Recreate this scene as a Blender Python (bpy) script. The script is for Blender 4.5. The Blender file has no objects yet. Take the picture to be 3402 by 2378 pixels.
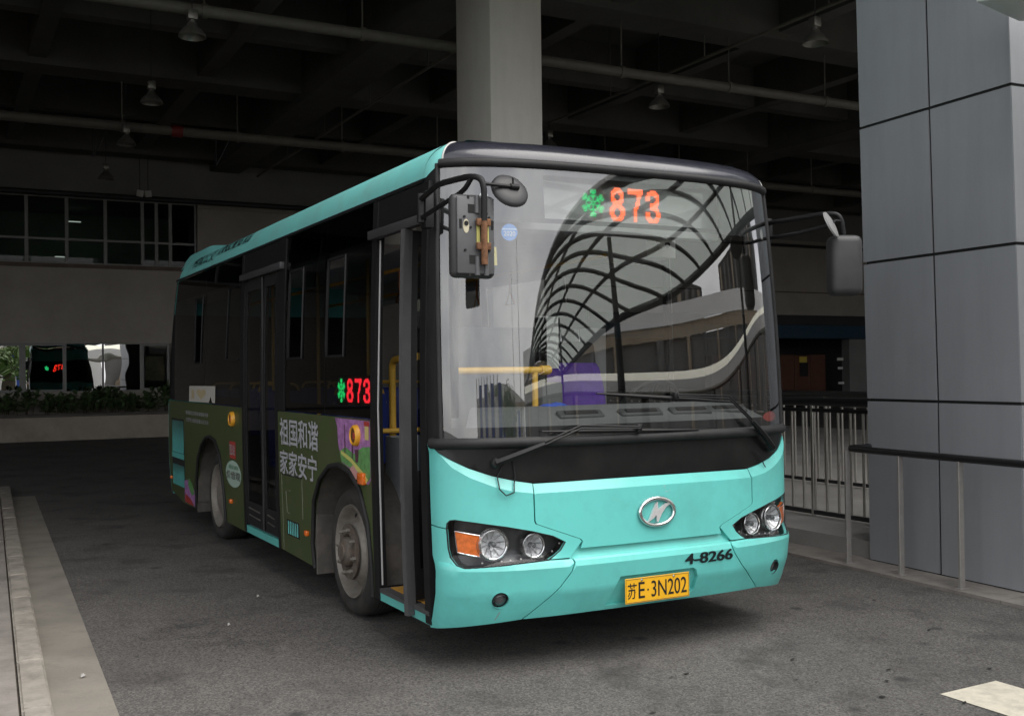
import bpy, bmesh, math, random
from mathutils import Vector, Matrix
from mathutils.geometry import delaunay_2d_cdt
random.seed(7)
SC = bpy.context.scene
COL = SC.collection
rad = math.radians

# ------------------------------------------------------------------ camera, sky, sun, exposure
cam_d = bpy.data.cameras.new('camera')
cam_d.sensor_width = 36.0
cam_d.lens = 37.5715
cam_d.clip_start = 0.05
cam_d.clip_end = 2000.0
cam = bpy.data.objects.new('camera', cam_d)
COL.objects.link(cam)
CAM_POS = Vector((-2.331, -4.957, 1.617))
rt = Vector((0.88174722, -0.4715679, -0.01206478))
dn = Vector((-0.00491557, 0.01638941, -0.9998536))
fw = Vector((0.4716966, 0.88167744, 0.01213329))
cam.matrix_world = Matrix(((rt.x, -dn.x, -fw.x, CAM_POS.x), (rt.y, -dn.y, -fw.y, CAM_POS.y),
                           (rt.z, -dn.z, -fw.z, CAM_POS.z), (0, 0, 0, 1)))
SC.camera = cam

SUN_EL, SUN_AZ = 58.0, 150.0          # azimuth measured from +Y clockwise
world = bpy.data.worlds.new('World')
SC.world = world
world.use_nodes = True
wn = world.node_tree
wn.nodes.clear()
sky = wn.nodes.new('ShaderNodeTexSky')
sky.sky_type = 'NISHITA'
sky.sun_disc = False
sky.sun_elevation = rad(SUN_EL)
sky.sun_rotation = rad(SUN_AZ)
sky.air_density = 1.0
sky.dust_density = 1.0
sky.ozone_density = 1.0
hs = wn.nodes.new('ShaderNodeHueSaturation')
hs.inputs['Saturation'].default_value = 0.22
wb = wn.nodes.new('ShaderNodeBackground')
wb.inputs['Strength'].default_value = 0.15
wo = wn.nodes.new('ShaderNodeOutputWorld')
wn.links.new(sky.outputs[0], hs.inputs['Color'])
gm = wn.nodes.new('ShaderNodeGamma')      # evens the clear-sky gradient out to a high overcast
gm.inputs['Gamma'].default_value = 0.3
wn.links.new(hs.outputs[0], gm.inputs['Color'])
tcw = wn.nodes.new('ShaderNodeTexCoord')   # soft cloud mottling all round
mpw = wn.nodes.new('ShaderNodeMapping')
mpw.inputs['Scale'].default_value = (1.0, 1.0, 2.6)
ncl = wn.nodes.new('ShaderNodeTexNoise')
ncl.inputs['Scale'].default_value = 2.4
ncl.inputs['Detail'].default_value = 6.0
ncl.inputs['Roughness'].default_value = 0.55
rcl = wn.nodes.new('ShaderNodeValToRGB')
rcl.color_ramp.elements[0].position = 0.36
rcl.color_ramp.elements[0].color = (0.74, 0.74, 0.78, 1)
rcl.color_ramp.elements[1].position = 0.66
rcl.color_ramp.elements[1].color = (1.22, 1.20, 1.17, 1)
mcl = wn.nodes.new('ShaderNodeMix')
mcl.data_type = 'RGBA'
mcl.blend_type = 'MULTIPLY'
mcl.inputs['Factor'].default_value = 1.0
wn.links.new(tcw.outputs['Generated'], mpw.inputs['Vector'])
wn.links.new(mpw.outputs[0], ncl.inputs['Vector'])
wn.links.new(ncl.outputs['Fac'], rcl.inputs['Fac'])
wn.links.new(gm.outputs[0], mcl.inputs['A'])
wn.links.new(rcl.outputs['Color'], mcl.inputs['B'])
wn.links.new(mcl.outputs['Result'], wb.inputs['Color'])
wn.links.new(wb.outputs[0], wo.inputs['Surface'])

sun_d = bpy.data.lights.new('sun', 'SUN')
sun_d.energy = 0.5
sun_d.angle = rad(60.0)
sun_d.color = (1.0, 0.96, 0.9)
sun = bpy.data.objects.new('sun', sun_d)
sun.rotation_euler = Vector((-math.sin(rad(SUN_AZ)) * math.cos(rad(SUN_EL)), -math.cos(rad(SUN_AZ)) * math.cos(rad(SUN_EL)),
                             -math.sin(rad(SUN_EL)))).to_track_quat('-Z', 'Y').to_euler()
COL.objects.link(sun)

SC.render.engine = 'CYCLES'
SC.view_settings.view_transform = 'Standard'
SC.view_settings.look = 'None'
SC.view_settings.exposure = 2.8
SC.view_settings.gamma = 1.0
SC.view_settings.use_curve_mapping = False
SC.cycles.use_denoising = True
SC.cycles.max_bounces = 8
SC.cycles.diffuse_bounces = 4
SC.cycles.glossy_bounces = 5
SC.cycles.transmission_bounces = 6
SC.cycles.transparent_max_bounces = 14
SC.cycles.caustics_reflective = False
SC.cycles.caustics_refractive = False
SC.cycles.sample_clamp_indirect = 6.0

# ------------------------------------------------------------------ text glyphs (made first, while the scene is empty)
def glyphs(body, bold=0.0):
    c = bpy.data.curves.new('text', 'FONT')
    c.body = body
    c.offset = bold
    o = bpy.data.objects.new('text', c)
    COL.objects.link(o)
    dg = bpy.context.evaluated_depsgraph_get()
    me = bpy.data.meshes.new_from_object(o.evaluated_get(dg))
    vs = [(v.co.x, v.co.y) for v in me.vertices]
    fs = [tuple(p.vertices) for p in me.polygons]
    bpy.data.objects.remove(o)
    bpy.data.curves.remove(c)
    bpy.data.meshes.remove(me)
    x0, x1 = min(v[0] for v in vs), max(v[0] for v in vs)
    y0, y1 = min(v[1] for v in vs), max(v[1] for v in vs)
    return [((v[0] - x0) / (x1 - x0), (v[1] - y0) / (y1 - y0)) for v in vs], fs
TX = {k: glyphs(t, b) for k, (t, b) in {
    'slogan_a': ('祖国和谐', 0.0), 'slogan_b': ('家家安宁', 0.0), 'number': ('4-8266', 0.018),
    'plate_a': ('苏', 0.006), 'plate_b': ('E', 0.004), 'plate_c': ('3N202', 0.004), 'company': ('相城公交', 0.0), 'company_en': ('XIANGCHENG BUS', 0.012),
    'values_a': ('我们的', 0.0), 'values_b': ('价值观', 0.0), 'seal': ('图说', 0.0), 'year': ('2020', 0.0),
    'nohand': ('严\n禁\n扶\n手', 0.0), 'line_a': ('富强民主文明和谐自由平等', 0.0), 'line_b': ('爱国敬业诚信友善公正法治', 0.0),
    'step': ('NO STEP', 0.01)}.items()}

# ------------------------------------------------------------------ materials
MATS = {}
def mat(name, col, rough=0.5, metal=0.0, var=0.0, scale=4.0, bump=0.0, bscale=40.0, spec=0.5, coat=0.0, dirt=None, dirt_amt=0.0, dscale=2.0, detail=5.0, rvar=0.0):
    if name in MATS:
        return MATS[name]
    m = bpy.data.materials.new(name)
    m.use_nodes = True
    nt = m.node_tree
    b = nt.nodes['Principled BSDF']
    b.inputs['Roughness'].default_value = rough
    b.inputs['Metallic'].default_value = metal
    b.inputs['Specular IOR Level'].default_value = spec
    b.inputs['Coat Weight'].default_value = coat
    b.inputs['Coat Roughness'].default_value = 0.08
    tc = nt.nodes.new('ShaderNodeTexCoord')
    c = (*col, 1.0)
    out = None
    if var > 0:
        n = nt.nodes.new('ShaderNodeTexNoise')
        n.inputs['Scale'].default_value = scale
        n.inputs['Detail'].default_value = detail
        n.inputs['Roughness'].default_value = 0.65
        nt.links.new(tc.outputs['Object'], n.inputs['Vector'])
        r = nt.nodes.new('ShaderNodeValToRGB')
        r.color_ramp.elements[0].position = 0.3
        r.color_ramp.elements[1].position = 0.7
        r.color_ramp.elements[0].color = (*[x * (1 - var) for x in col], 1)
        r.color_ramp.elements[1].color = (*[min(1, x * (1 + var)) for x in col], 1)
        nt.links.new(n.outputs['Fac'], r.inputs['Fac'])
        out = r.outputs['Color']
        if rvar:
            mr = nt.nodes.new('ShaderNodeMapRange')
            mr.inputs['To Min'].default_value = max(0, rough - rvar)
            mr.inputs['To Max'].default_value = min(1, rough + rvar)
            nt.links.new(n.outputs['Fac'], mr.inputs['Value'])
            nt.links.new(mr.outputs[0], b.inputs['Roughness'])
    if dirt is not None:
        n2 = nt.nodes.new('ShaderNodeTexNoise')
        n2.inputs['Scale'].default_value = dscale
        n2.inputs['Detail'].default_value = 8.0
        n2.inputs['Roughness'].default_value = 0.7
        nt.links.new(tc.outputs['Object'], n2.inputs['Vector'])
        r2 = nt.nodes.new('ShaderNodeValToRGB')
        r2.color_ramp.elements[0].position = 0.45
        r2.color_ramp.elements[1].position = 0.72
        r2.color_ramp.elements[0].color = (0, 0, 0, 1)
        r2.color_ramp.elements[1].color = (dirt_amt,) * 3 + (1,)
        nt.links.new(n2.outputs['Fac'], r2.inputs['Fac'])
        mx = nt.nodes.new('ShaderNodeMix')
        mx.data_type = 'RGBA'
        nt.links.new(r2.outputs['Color'], mx.inputs['Factor'])
        if out is None:
            mx.inputs['A'].default_value = c
        else:
            nt.links.new(out, mx.inputs['A'])
        mx.inputs['B'].default_value = (*dirt, 1)
        out = mx.outputs['Result']
    if out is None:
        b.inputs['Base Color'].default_value = c
    else:
        nt.links.new(out, b.inputs['Base Color'])
    if bump > 0:
        nb = nt.nodes.new('ShaderNodeTexNoise')
        nb.inputs['Scale'].default_value = bscale
        nb.inputs['Detail'].default_value = 4.0
        nt.links.new(tc.outputs['Object'], nb.inputs['Vector'])
        bp = nt.nodes.new('ShaderNodeBump')
        bp.inputs['Strength'].default_value = bump
        bp.inputs['Distance'].default_value = 0.01
        nt.links.new(nb.outputs['Fac'], bp.inputs['Height'])
        nt.links.new(bp.outputs[0], b.inputs['Normal'])
    MATS[name] = m
    return m

def glass(name, tint, ior=1.5, boost=1.0, rough=0.0, wave=0.0, wscale=1.0):
    m = bpy.data.materials.new(name)
    m.use_nodes = True
    nt = m.node_tree
    nt.nodes.clear()
    o = nt.nodes.new('ShaderNodeOutputMaterial')
    t = nt.nodes.new('ShaderNodeBsdfTransparent')
    t.inputs['Color'].default_value = (*tint, 1)
    g = nt.nodes.new('ShaderNodeBsdfGlossy')
    g.inputs['Roughness'].default_value = rough
    f = nt.nodes.new('ShaderNodeLayerWeight')             # Schlick reflectance, the same from both sides of the pane
    f.inputs['Blend'].default_value = 0.5
    f0 = ((ior - 1) / (ior + 1)) ** 2
    pw = nt.nodes.new('ShaderNodeMath')
    pw.operation = 'POWER'
    pw.inputs[1].default_value = 5.0
    ma = nt.nodes.new('ShaderNodeMath')
    ma.operation = 'MULTIPLY_ADD'
    ma.inputs[1].default_value = 1 - f0
    ma.inputs[2].default_value = f0
    nt.links.new(f.outputs['Facing'], pw.inputs[0])
    nt.links.new(pw.outputs[0], ma.inputs[0])
    mu = nt.nodes.new('ShaderNodeMath')
    mu.operation = 'MULTIPLY'
    mu.use_clamp = True
    mu.inputs[1].default_value = boost
    mx = nt.nodes.new('ShaderNodeMixShader')
    nt.links.new(ma.outputs[0], mu.inputs[0])
    nt.links.new(mu.outputs[0], mx.inputs[0])
    nt.links.new(t.outputs[0], mx.inputs[1])
    nt.links.new(g.outputs[0], mx.inputs[2])
    nt.links.new(mx.outputs[0], o.inputs['Surface'])
    if wave:
        tc = nt.nodes.new('ShaderNodeTexCoord')
        n = nt.nodes.new('ShaderNodeTexNoise')
        n.inputs['Scale'].default_value = wscale
        n.inputs['Detail'].default_value = 1.0
        bp = nt.nodes.new('ShaderNodeBump')
        bp.inputs['Strength'].default_value = 1.0
        bp.inputs['Distance'].default_value = wave
        nt.links.new(tc.outputs['Object'], n.inputs['Vector'])
        nt.links.new(n.outputs['Fac'], bp.inputs['Height'])
        nt.links.new(bp.outputs[0], g.inputs['Normal'])
        nt.links.new(bp.outputs[0], f.inputs['Normal'])
    MATS[name] = m
    return m

def emit(name, col, strength):
    m = bpy.data.materials.new(name)
    m.use_nodes = True
    b = m.node_tree.nodes['Principled BSDF']
    b.inputs['Base Color'].default_value = (*[c * 0.3 for c in col], 1)
    b.inputs['Emission Color'].default_value = (*col, 1)
    b.inputs['Emission Strength'].default_value = strength
    MATS[name] = m
    return m

TEAL = mat('teal_paint', (0.13, 0.56, 0.52), 0.34, var=0.03, scale=1.5, coat=0.25, dirt=(0.095, 0.33, 0.30), dirt_amt=0.5, dscale=2.2)
TEAL_ROOF = mat('teal_roof_paint', (0.19, 0.60, 0.57), 0.5, var=0.05, scale=2.0, dirt=(0.22, 0.42, 0.40), dirt_amt=0.5, dscale=2.5)
GREEN = mat('green_wrap', (0.060, 0.085, 0.030), 0.42, var=0.06, scale=3.0, dirt=(0.10, 0.095, 0.06), dirt_amt=0.5, dscale=4.0)
BLACKP = mat('black_plastic', (0.010, 0.010, 0.011), 0.5, spec=0.35, var=0.2, scale=12, bump=0.08, bscale=300)
MASKB = mat('black_mask_panel', (0.007, 0.007, 0.0075), 0.3, var=0.3, scale=3, spec=0.35, dirt=(0.03, 0.029, 0.027), dirt_amt=0.35, dscale=5)
NAVY = mat('dark_fairing_paint', (0.018, 0.019, 0.028), 0.25, var=0.15, scale=6, coat=0.4, dirt=(0.05, 0.05, 0.06), dirt_amt=0.3, dscale=6)
RUBBER = mat('rubber', (0.017, 0.017, 0.018), 0.6, spec=0.35, var=0.25, scale=10, bump=0.1, bscale=120)
GREYRUB = mat('grey_door_rubber', (0.065, 0.065, 0.068), 0.65, var=0.12, scale=10)
TYRE = mat('tyre_rubber', (0.028, 0.027, 0.026), 0.8, var=0.25, scale=9, bump=0.15, bscale=60, dirt=(0.08, 0.07, 0.06), dirt_amt=0.45, dscale=5)
LINER = mat('dusty_wheel_liner', (0.085, 0.078, 0.07), 0.9, var=0.25, scale=6, bump=0.2, bscale=80, dirt=(0.17, 0.15, 0.13), dirt_amt=0.6, dscale=5)
RIM = mat('dusty_rim', (0.24, 0.225, 0.20), 0.55, metal=0.25, var=0.15, scale=14, dirt=(0.13, 0.11, 0.09), dirt_amt=0.7, dscale=9)
HUBM = mat('rusty_hub', (0.12, 0.105, 0.09), 0.7, metal=0.2, var=0.3, scale=20, dirt=(0.15, 0.08, 0.045), dirt_amt=0.5, dscale=15)
CHROME = mat('chrome', (0.78, 0.78, 0.78), 0.12, metal=1.0)
REFL = mat('lamp_reflector', (0.92, 0.93, 0.94), 0.16, metal=0.45, bump=0.7, bscale=55)
STEEL = mat('stainless_steel', (0.55, 0.53, 0.50), 0.28, metal=0.9, var=0.1, scale=8)
DULLSTEEL = mat('dull_steel_post', (0.30, 0.285, 0.27), 0.5, metal=0.4, var=0.12, scale=9)
DARKUN = mat('underbody_dark', (0.012, 0.012, 0.012), 0.9)
AMBER = mat('amber_lens', (0.75, 0.16, 0.02), 0.15, var=0.25, scale=40, coat=0.6)
HOUSING = mat('lamp_housing_black', (0.05, 0.05, 0.052), 0.25, var=0.2, scale=10)
YELLOWRAIL = mat('yellow_handrail', (0.85, 0.50, 0.07), 0.42, var=0.06, scale=20, bump=0.1, bscale=160)
YELLOWBTN = mat('yellow_sensor', (0.75, 0.36, 0.03), 0.35)
WHITEP = mat('white_plastic', (0.7, 0.7, 0.68), 0.4, var=0.04)
BLACKINK = mat('black_lettering', (0.008, 0.012, 0.014), 0.4)
GREYTXT = mat('pale_lettering', (0.42, 0.43, 0.47), 0.45, var=0.05, scale=20)
PLATEY = mat('plate_yellow', (0.80, 0.42, 0.015), 0.4, var=0.05, scale=15)
DASH = mat('dash_grey', (0.15, 0.155, 0.16), 0.6, var=0.08, scale=20, bump=0.15, bscale=300)
PANELG = mat('speckled_panel', (0.36, 0.39, 0.43), 0.5, var=0.08, scale=30)
BLUESEAT = mat('blue_seat', (0.02, 0.045, 0.30), 0.4, var=0.1, scale=10)
GREYSEAT = mat('grey_interior', (0.30, 0.305, 0.31), 0.6, var=0.08, scale=8)
CEILW = mat('pale_interior', (0.68, 0.68, 0.66), 0.6, var=0.06)
PURPLE = mat('purple_towel', (0.19, 0.07, 0.58), 0.9, var=0.15, scale=14, bump=0.5, bscale=120)
RUST = mat('rusty_steel', (0.16, 0.075, 0.035), 0.75, metal=0.2, var=0.45, scale=45, bump=0.2, bscale=200)
MIRGREY = mat('mirror_back_plastic', (0.085, 0.087, 0.092), 0.5, var=0.12, scale=10)
MIRBLK = mat('mirror_shell', (0.03, 0.03, 0.032), 0.5, var=0.15, scale=12, bump=0.1, bscale=200)
ARMB = mat('black_steel_arm', (0.008, 0.008, 0.009), 0.5, spec=0.3, var=0.2, scale=10)
MIRRORG = mat('mirror_glass', (0.8, 0.8, 0.8), 0.02, metal=1.0)
WSGLASS = glass('windscreen_glass', (0.9, 0.93, 0.92), ior=1.52, boost=4.6)
LENSG = glass('lamp_lens_glass', (0.93, 0.94, 0.95), ior=1.45)
TINT = glass('tinted_side_glass', (0.12, 0.13, 0.15), ior=1.5, boost=0.9)
DOORG = glass('door_glass', (0.34, 0.36, 0.38), ior=1.5, boost=0.9)
TINTR = glass('driver_side_glass', (0.42, 0.43, 0.44), ior=1.3, boost=0.1)
LEDRED = emit('led_red', (1.0, 0.03, 0.015), 0.3)
LEDCORE = emit('led_orange', (1.0, 0.13, 0.04), 0.5)
LEDSIDE = emit('led_side_red', (1.0, 0.02, 0.03), 1.5)
LEDSIDEG = emit('led_side_green', (0.02, 0.8, 0.15), 1.0)
LEDGRN = emit('led_green', (0.03, 0.75, 0.22), 0.26)

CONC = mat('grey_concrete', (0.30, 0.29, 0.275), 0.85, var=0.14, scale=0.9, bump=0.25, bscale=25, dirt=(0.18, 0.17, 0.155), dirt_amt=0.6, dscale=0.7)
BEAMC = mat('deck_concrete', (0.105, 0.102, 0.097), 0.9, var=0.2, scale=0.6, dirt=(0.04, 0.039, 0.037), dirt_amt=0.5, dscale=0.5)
WALLB = mat('beige_render', (0.38, 0.35, 0.31), 0.9, var=0.06, scale=1.2, bump=0.2, bscale=60, dirt=(0.26, 0.235, 0.2), dirt_amt=0.5, dscale=0.8)
WALLG = mat('grey_render', (0.22, 0.215, 0.21), 0.9, var=0.1, scale=1.0, bump=0.15, bscale=40)
COLM = mat('painted_column', (0.76, 0.73, 0.67), 0.75, var=0.05, scale=1.5, bump=0.08, bscale=30, dirt=(0.62, 0.59, 0.53), dirt_amt=0.4, dscale=1.2)
PANELM = mat('aluminium_cladding', (0.31, 0.32, 0.34), 0.42, metal=0.15, var=0.05, scale=1.3, dirt=(0.25, 0.258, 0.27), dirt_amt=0.45, dscale=0.9)
JOINT = mat('black_joint', (0.01, 0.01, 0.01), 0.8)
KERBM = mat('kerb_stone', (0.30, 0.275, 0.24), 0.9, var=0.2, scale=5, bump=0.3, bscale=60, dirt=(0.13, 0.12, 0.105), dirt_amt=0.8, dscale=6)
GUTTER = mat('gutter_concrete', (0.235, 0.215, 0.185), 0.9, var=0.18, scale=7, bump=0.3, bscale=70, dirt=(0.10, 0.092, 0.082), dirt_amt=0.75, dscale=3.5)
PAVE = mat('pavement_concrete', (0.24, 0.22, 0.20), 0.9, var=0.18, scale=4, bump=0.3, bscale=60, dirt=(0.12, 0.11, 0.1), dirt_amt=0.7, dscale=3)
PIPEM = mat('painted_pipe', (0.14, 0.13, 0.112), 0.6, var=0.12, scale=4)
REDM = mat('red_valve_paint', (0.2, 0.025, 0.02), 0.5)
LAMPM = mat('lamp_aluminium', (0.26, 0.25, 0.225), 0.35, metal=0.6, var=0.1, scale=12)
FRAMEW = mat('window_frame_paint', (0.24, 0.24, 0.235), 0.5, var=0.06)
MIRWIN = glass('mirror_window_glass', (0.03, 0.035, 0.035), ior=2.4, boost=4.5, wave=0.005, wscale=1.0)
DARKWIN = glass('dark_window_glass', (0.45, 0.52, 0.48), ior=1.5, boost=0.35)
ROOMM = mat('room_wall', (0.26, 0.30, 0.27), 0.9, var=0.2, scale=1)
SOIL = mat('soil', (0.05, 0.04, 0.03), 1.0, var=0.3, scale=10)
LEAF = mat('dark_leaf', (0.05, 0.085, 0.03), 0.5, var=0.4, scale=6)
STEMM = mat('stem_bark', (0.07, 0.055, 0.04), 0.9, var=0.2)
RAILB = mat('black_handrail', (0.016, 0.016, 0.017), 0.32, var=0.2, scale=10)
WHITELINE = mat('road_paint', (0.62, 0.57, 0.47), 0.7, var=0.08, scale=8, dirt=(0.3, 0.28, 0.25), dirt_amt=0.6, dscale=9, bump=0.2, bscale=150)
ORANGEW = mat('orange_lockers', (0.10, 0.034, 0.017), 0.5, var=0.1, scale=3)
DARKM = mat('dark_metal', (0.03, 0.03, 0.032), 0.5, var=0.1)
BLUEB = mat('blue_band', (0.015, 0.05, 0.085), 0.5, var=0.1)
SIGNY = mat('yellow_sign', (0.55, 0.42, 0.06), 0.5)
CANRIB = mat('canopy_steel', (0.055, 0.058, 0.056), 0.5, var=0.1)
ROOFWHITE = mat('white_cladding', (0.72, 0.71, 0.68), 0.45, var=0.04, scale=0.8)
VIADUCT = mat('viaduct_concrete', (0.20, 0.195, 0.185), 0.9, var=0.2, scale=0.3)
BEIGEL = mat('beige_ledge', (0.45, 0.37, 0.27), 0.8, var=0.15, scale=0.8)
BLUEG = mat('blue_facade', (0.02, 0.06, 0.28), 0.3, var=0.2, scale=0.5)
TREEL = mat('tree_leaf', (0.075, 0.13, 0.03), 0.6, var=0.4, scale=3)
GRASS = mat('lawn', (0.07, 0.12, 0.03), 0.9, var=0.3, scale=2)

def road_material():
    m = mat('asphalt', (0.086, 0.082, 0.079), 0.88, var=0.2, scale=0.9, bump=0.3, bscale=160)
    nt = m.node_tree
    b = nt.nodes['Principled BSDF']
    tc = [n for n in nt.nodes if n.type == 'TEX_COORD'][0]
    base = b.inputs['Base Color'].links[0].from_socket
    sp = nt.nodes.new('ShaderNodeTexVoronoi')             # aggregate: one grey for each stone
    sp.inputs['Scale'].default_value = 105
    nt.links.new(tc.outputs['Object'], sp.inputs['Vector'])
    bw = nt.nodes.new('ShaderNodeRGBToBW')
    nt.links.new(sp.outputs['Color'], bw.inputs[0])
    r = nt.nodes.new('ShaderNodeValToRGB')
    r.color_ramp.elements[0].position = 0.15
    r.color_ramp.elements[0].color = (0.58, 0.58, 0.58, 1)
    r.color_ramp.elements[1].position = 0.9
    r.color_ramp.elements[1].color = (1.62, 1.59, 1.55, 1)
    nt.links.new(bw.outputs[0], r.inputs['Fac'])
    mx = nt.nodes.new('ShaderNodeMix')
    mx.data_type = 'RGBA'
    mx.blend_type = 'MULTIPLY'
    mx.inputs['Factor'].default_value = 1.0
    nt.links.new(base, mx.inputs['A'])
    nt.links.new(r.outputs['Color'], mx.inputs['B'])
    st = nt.nodes.new('ShaderNodeTexNoise')               # oil stains
    st.inputs['Scale'].default_value = 1.7
    st.inputs['Detail'].default_value = 7
    st.inputs['Roughness'].default_value = 0.62
    nt.links.new(tc.outputs['Object'], st.inputs['Vector'])
    r2 = nt.nodes.new('ShaderNodeValToRGB')
    r2.color_ramp.elements[0].position = 0.51
    r2.color_ramp.elements[0].color = (0, 0, 0, 1)
    r2.color_ramp.elements[1].position = 0.72
    r2.color_ramp.elements[1].color = (0.72, 0.72, 0.72, 1)
    nt.links.new(st.outputs['Fac'], r2.inputs['Fac'])
    mx2 = nt.nodes.new('ShaderNodeMix')
    mx2.data_type = 'RGBA'
    nt.links.new(r2.outputs['Color'], mx2.inputs['Factor'])
    nt.links.new(mx.outputs['Result'], mx2.inputs['A'])
    mx2.inputs['B'].default_value = (0.018, 0.017, 0.017, 1)
    vd = nt.nodes.new('ShaderNodeTexVoronoi')             # round oil drips
    vd.inputs['Scale'].default_value = 2.1
    nt.links.new(tc.outputs['Object'], vd.inputs['Vector'])
    rd = nt.nodes.new('ShaderNodeValToRGB')
    rd.color_ramp.elements[0].position = 0.05
    rd.color_ramp.elements[0].color = (0.75, 0.75, 0.75, 1)
    rd.color_ramp.elements[1].position = 0.13
    rd.color_ramp.elements[1].color = (0, 0, 0, 1)
    nt.links.new(vd.outputs['Distance'], rd.inputs['Fac'])
    mx3 = nt.nodes.new('ShaderNodeMix')
    mx3.data_type = 'RGBA'
    nt.links.new(rd.outputs['Color'], mx3.inputs['Factor'])
    nt.links.new(mx2.outputs['Result'], mx3.inputs['A'])
    mx3.inputs['B'].default_value = (0.022, 0.021, 0.021, 1)
    nt.links.new(mx3.outputs['Result'], b.inputs['Base Color'])
    return m
ROAD = road_material()

def speckle(m, amount, scale, col):
    nt = m.node_tree
    b = nt.nodes['Principled BSDF']
    tc = [n for n in nt.nodes if n.type == 'TEX_COORD'][0]
    base = b.inputs['Base Color'].links[0].from_socket
    v = nt.nodes.new('ShaderNodeTexVoronoi')
    v.inputs['Scale'].default_value = scale
    nt.links.new(tc.outputs['Object'], v.inputs['Vector'])
    lt = nt.nodes.new('ShaderNodeMath')
    lt.operation = 'LESS_THAN'
    lt.inputs[1].default_value = amount
    nt.links.new(v.outputs['Distance'], lt.inputs[0])
    mx = nt.nodes.new('ShaderNodeMix')
    mx.data_type = 'RGBA'
    nt.links.new(lt.outputs[0], mx.inputs['Factor'])
    nt.links.new(base, mx.inputs['A'])
    mx.inputs['B'].default_value = (*col, 1)
    nt.links.new(mx.outputs['Result'], b.inputs['Base Color'])
speckle(PANELG, 0.14, 36, (0.42, 0.44, 0.46))

def streaks(m, scale, sc):
    """run the dirt noise down the wall as rain streaks"""
    nt = m.node_tree
    tc = [n for n in nt.nodes if n.type == 'TEX_COORD'][0]
    for n in nt.nodes:
        if n.type == 'TEX_NOISE' and abs(n.inputs['Scale'].default_value - scale) < 1e-4 and n.inputs['Detail'].default_value > 7:
            mp = nt.nodes.new('ShaderNodeMapping')
            mp.inputs['Scale'].default_value = sc
            nt.links.new(tc.outputs['Object'], mp.inputs['Vector'])
            nt.links.new(mp.outputs[0], n.inputs['Vector'])
            break
streaks(PANELM, 0.9, (7, 7, 0.7))
streaks(COLM, 1.2, (4, 4, 0.5))
# ------------------------------------------------------------------ helpers
IDENT = Matrix.Identity(4)
def tag(o, label=None, cat=None, group=None, kind=None):
    if label: o['label'] = label
    if cat: o['category'] = cat
    if group: o['group'] = group
    if kind: o['kind'] = kind
    return o
def thing(name, label, cat, loc=(0, 0, 0), group=None):
    o = bpy.data.objects.new(name, None)
    o.empty_display_size = 0.2
    o.location = loc
    COL.objects.link(o)
    return tag(o, label, cat, group)
def attach(o, parent):
    if parent is not None:
        o.parent = parent
        o.matrix_parent_inverse = Matrix.Translation(-Vector(parent.location))
def clone(o, parent=None, loc=None):
    c = o.copy()
    COL.objects.link(c)
    if parent is not None:
        c.parent = parent
    if loc is not None:
        c.location = loc
    for ch in list(o.children):
        clone(ch, c)
    return c

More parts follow.
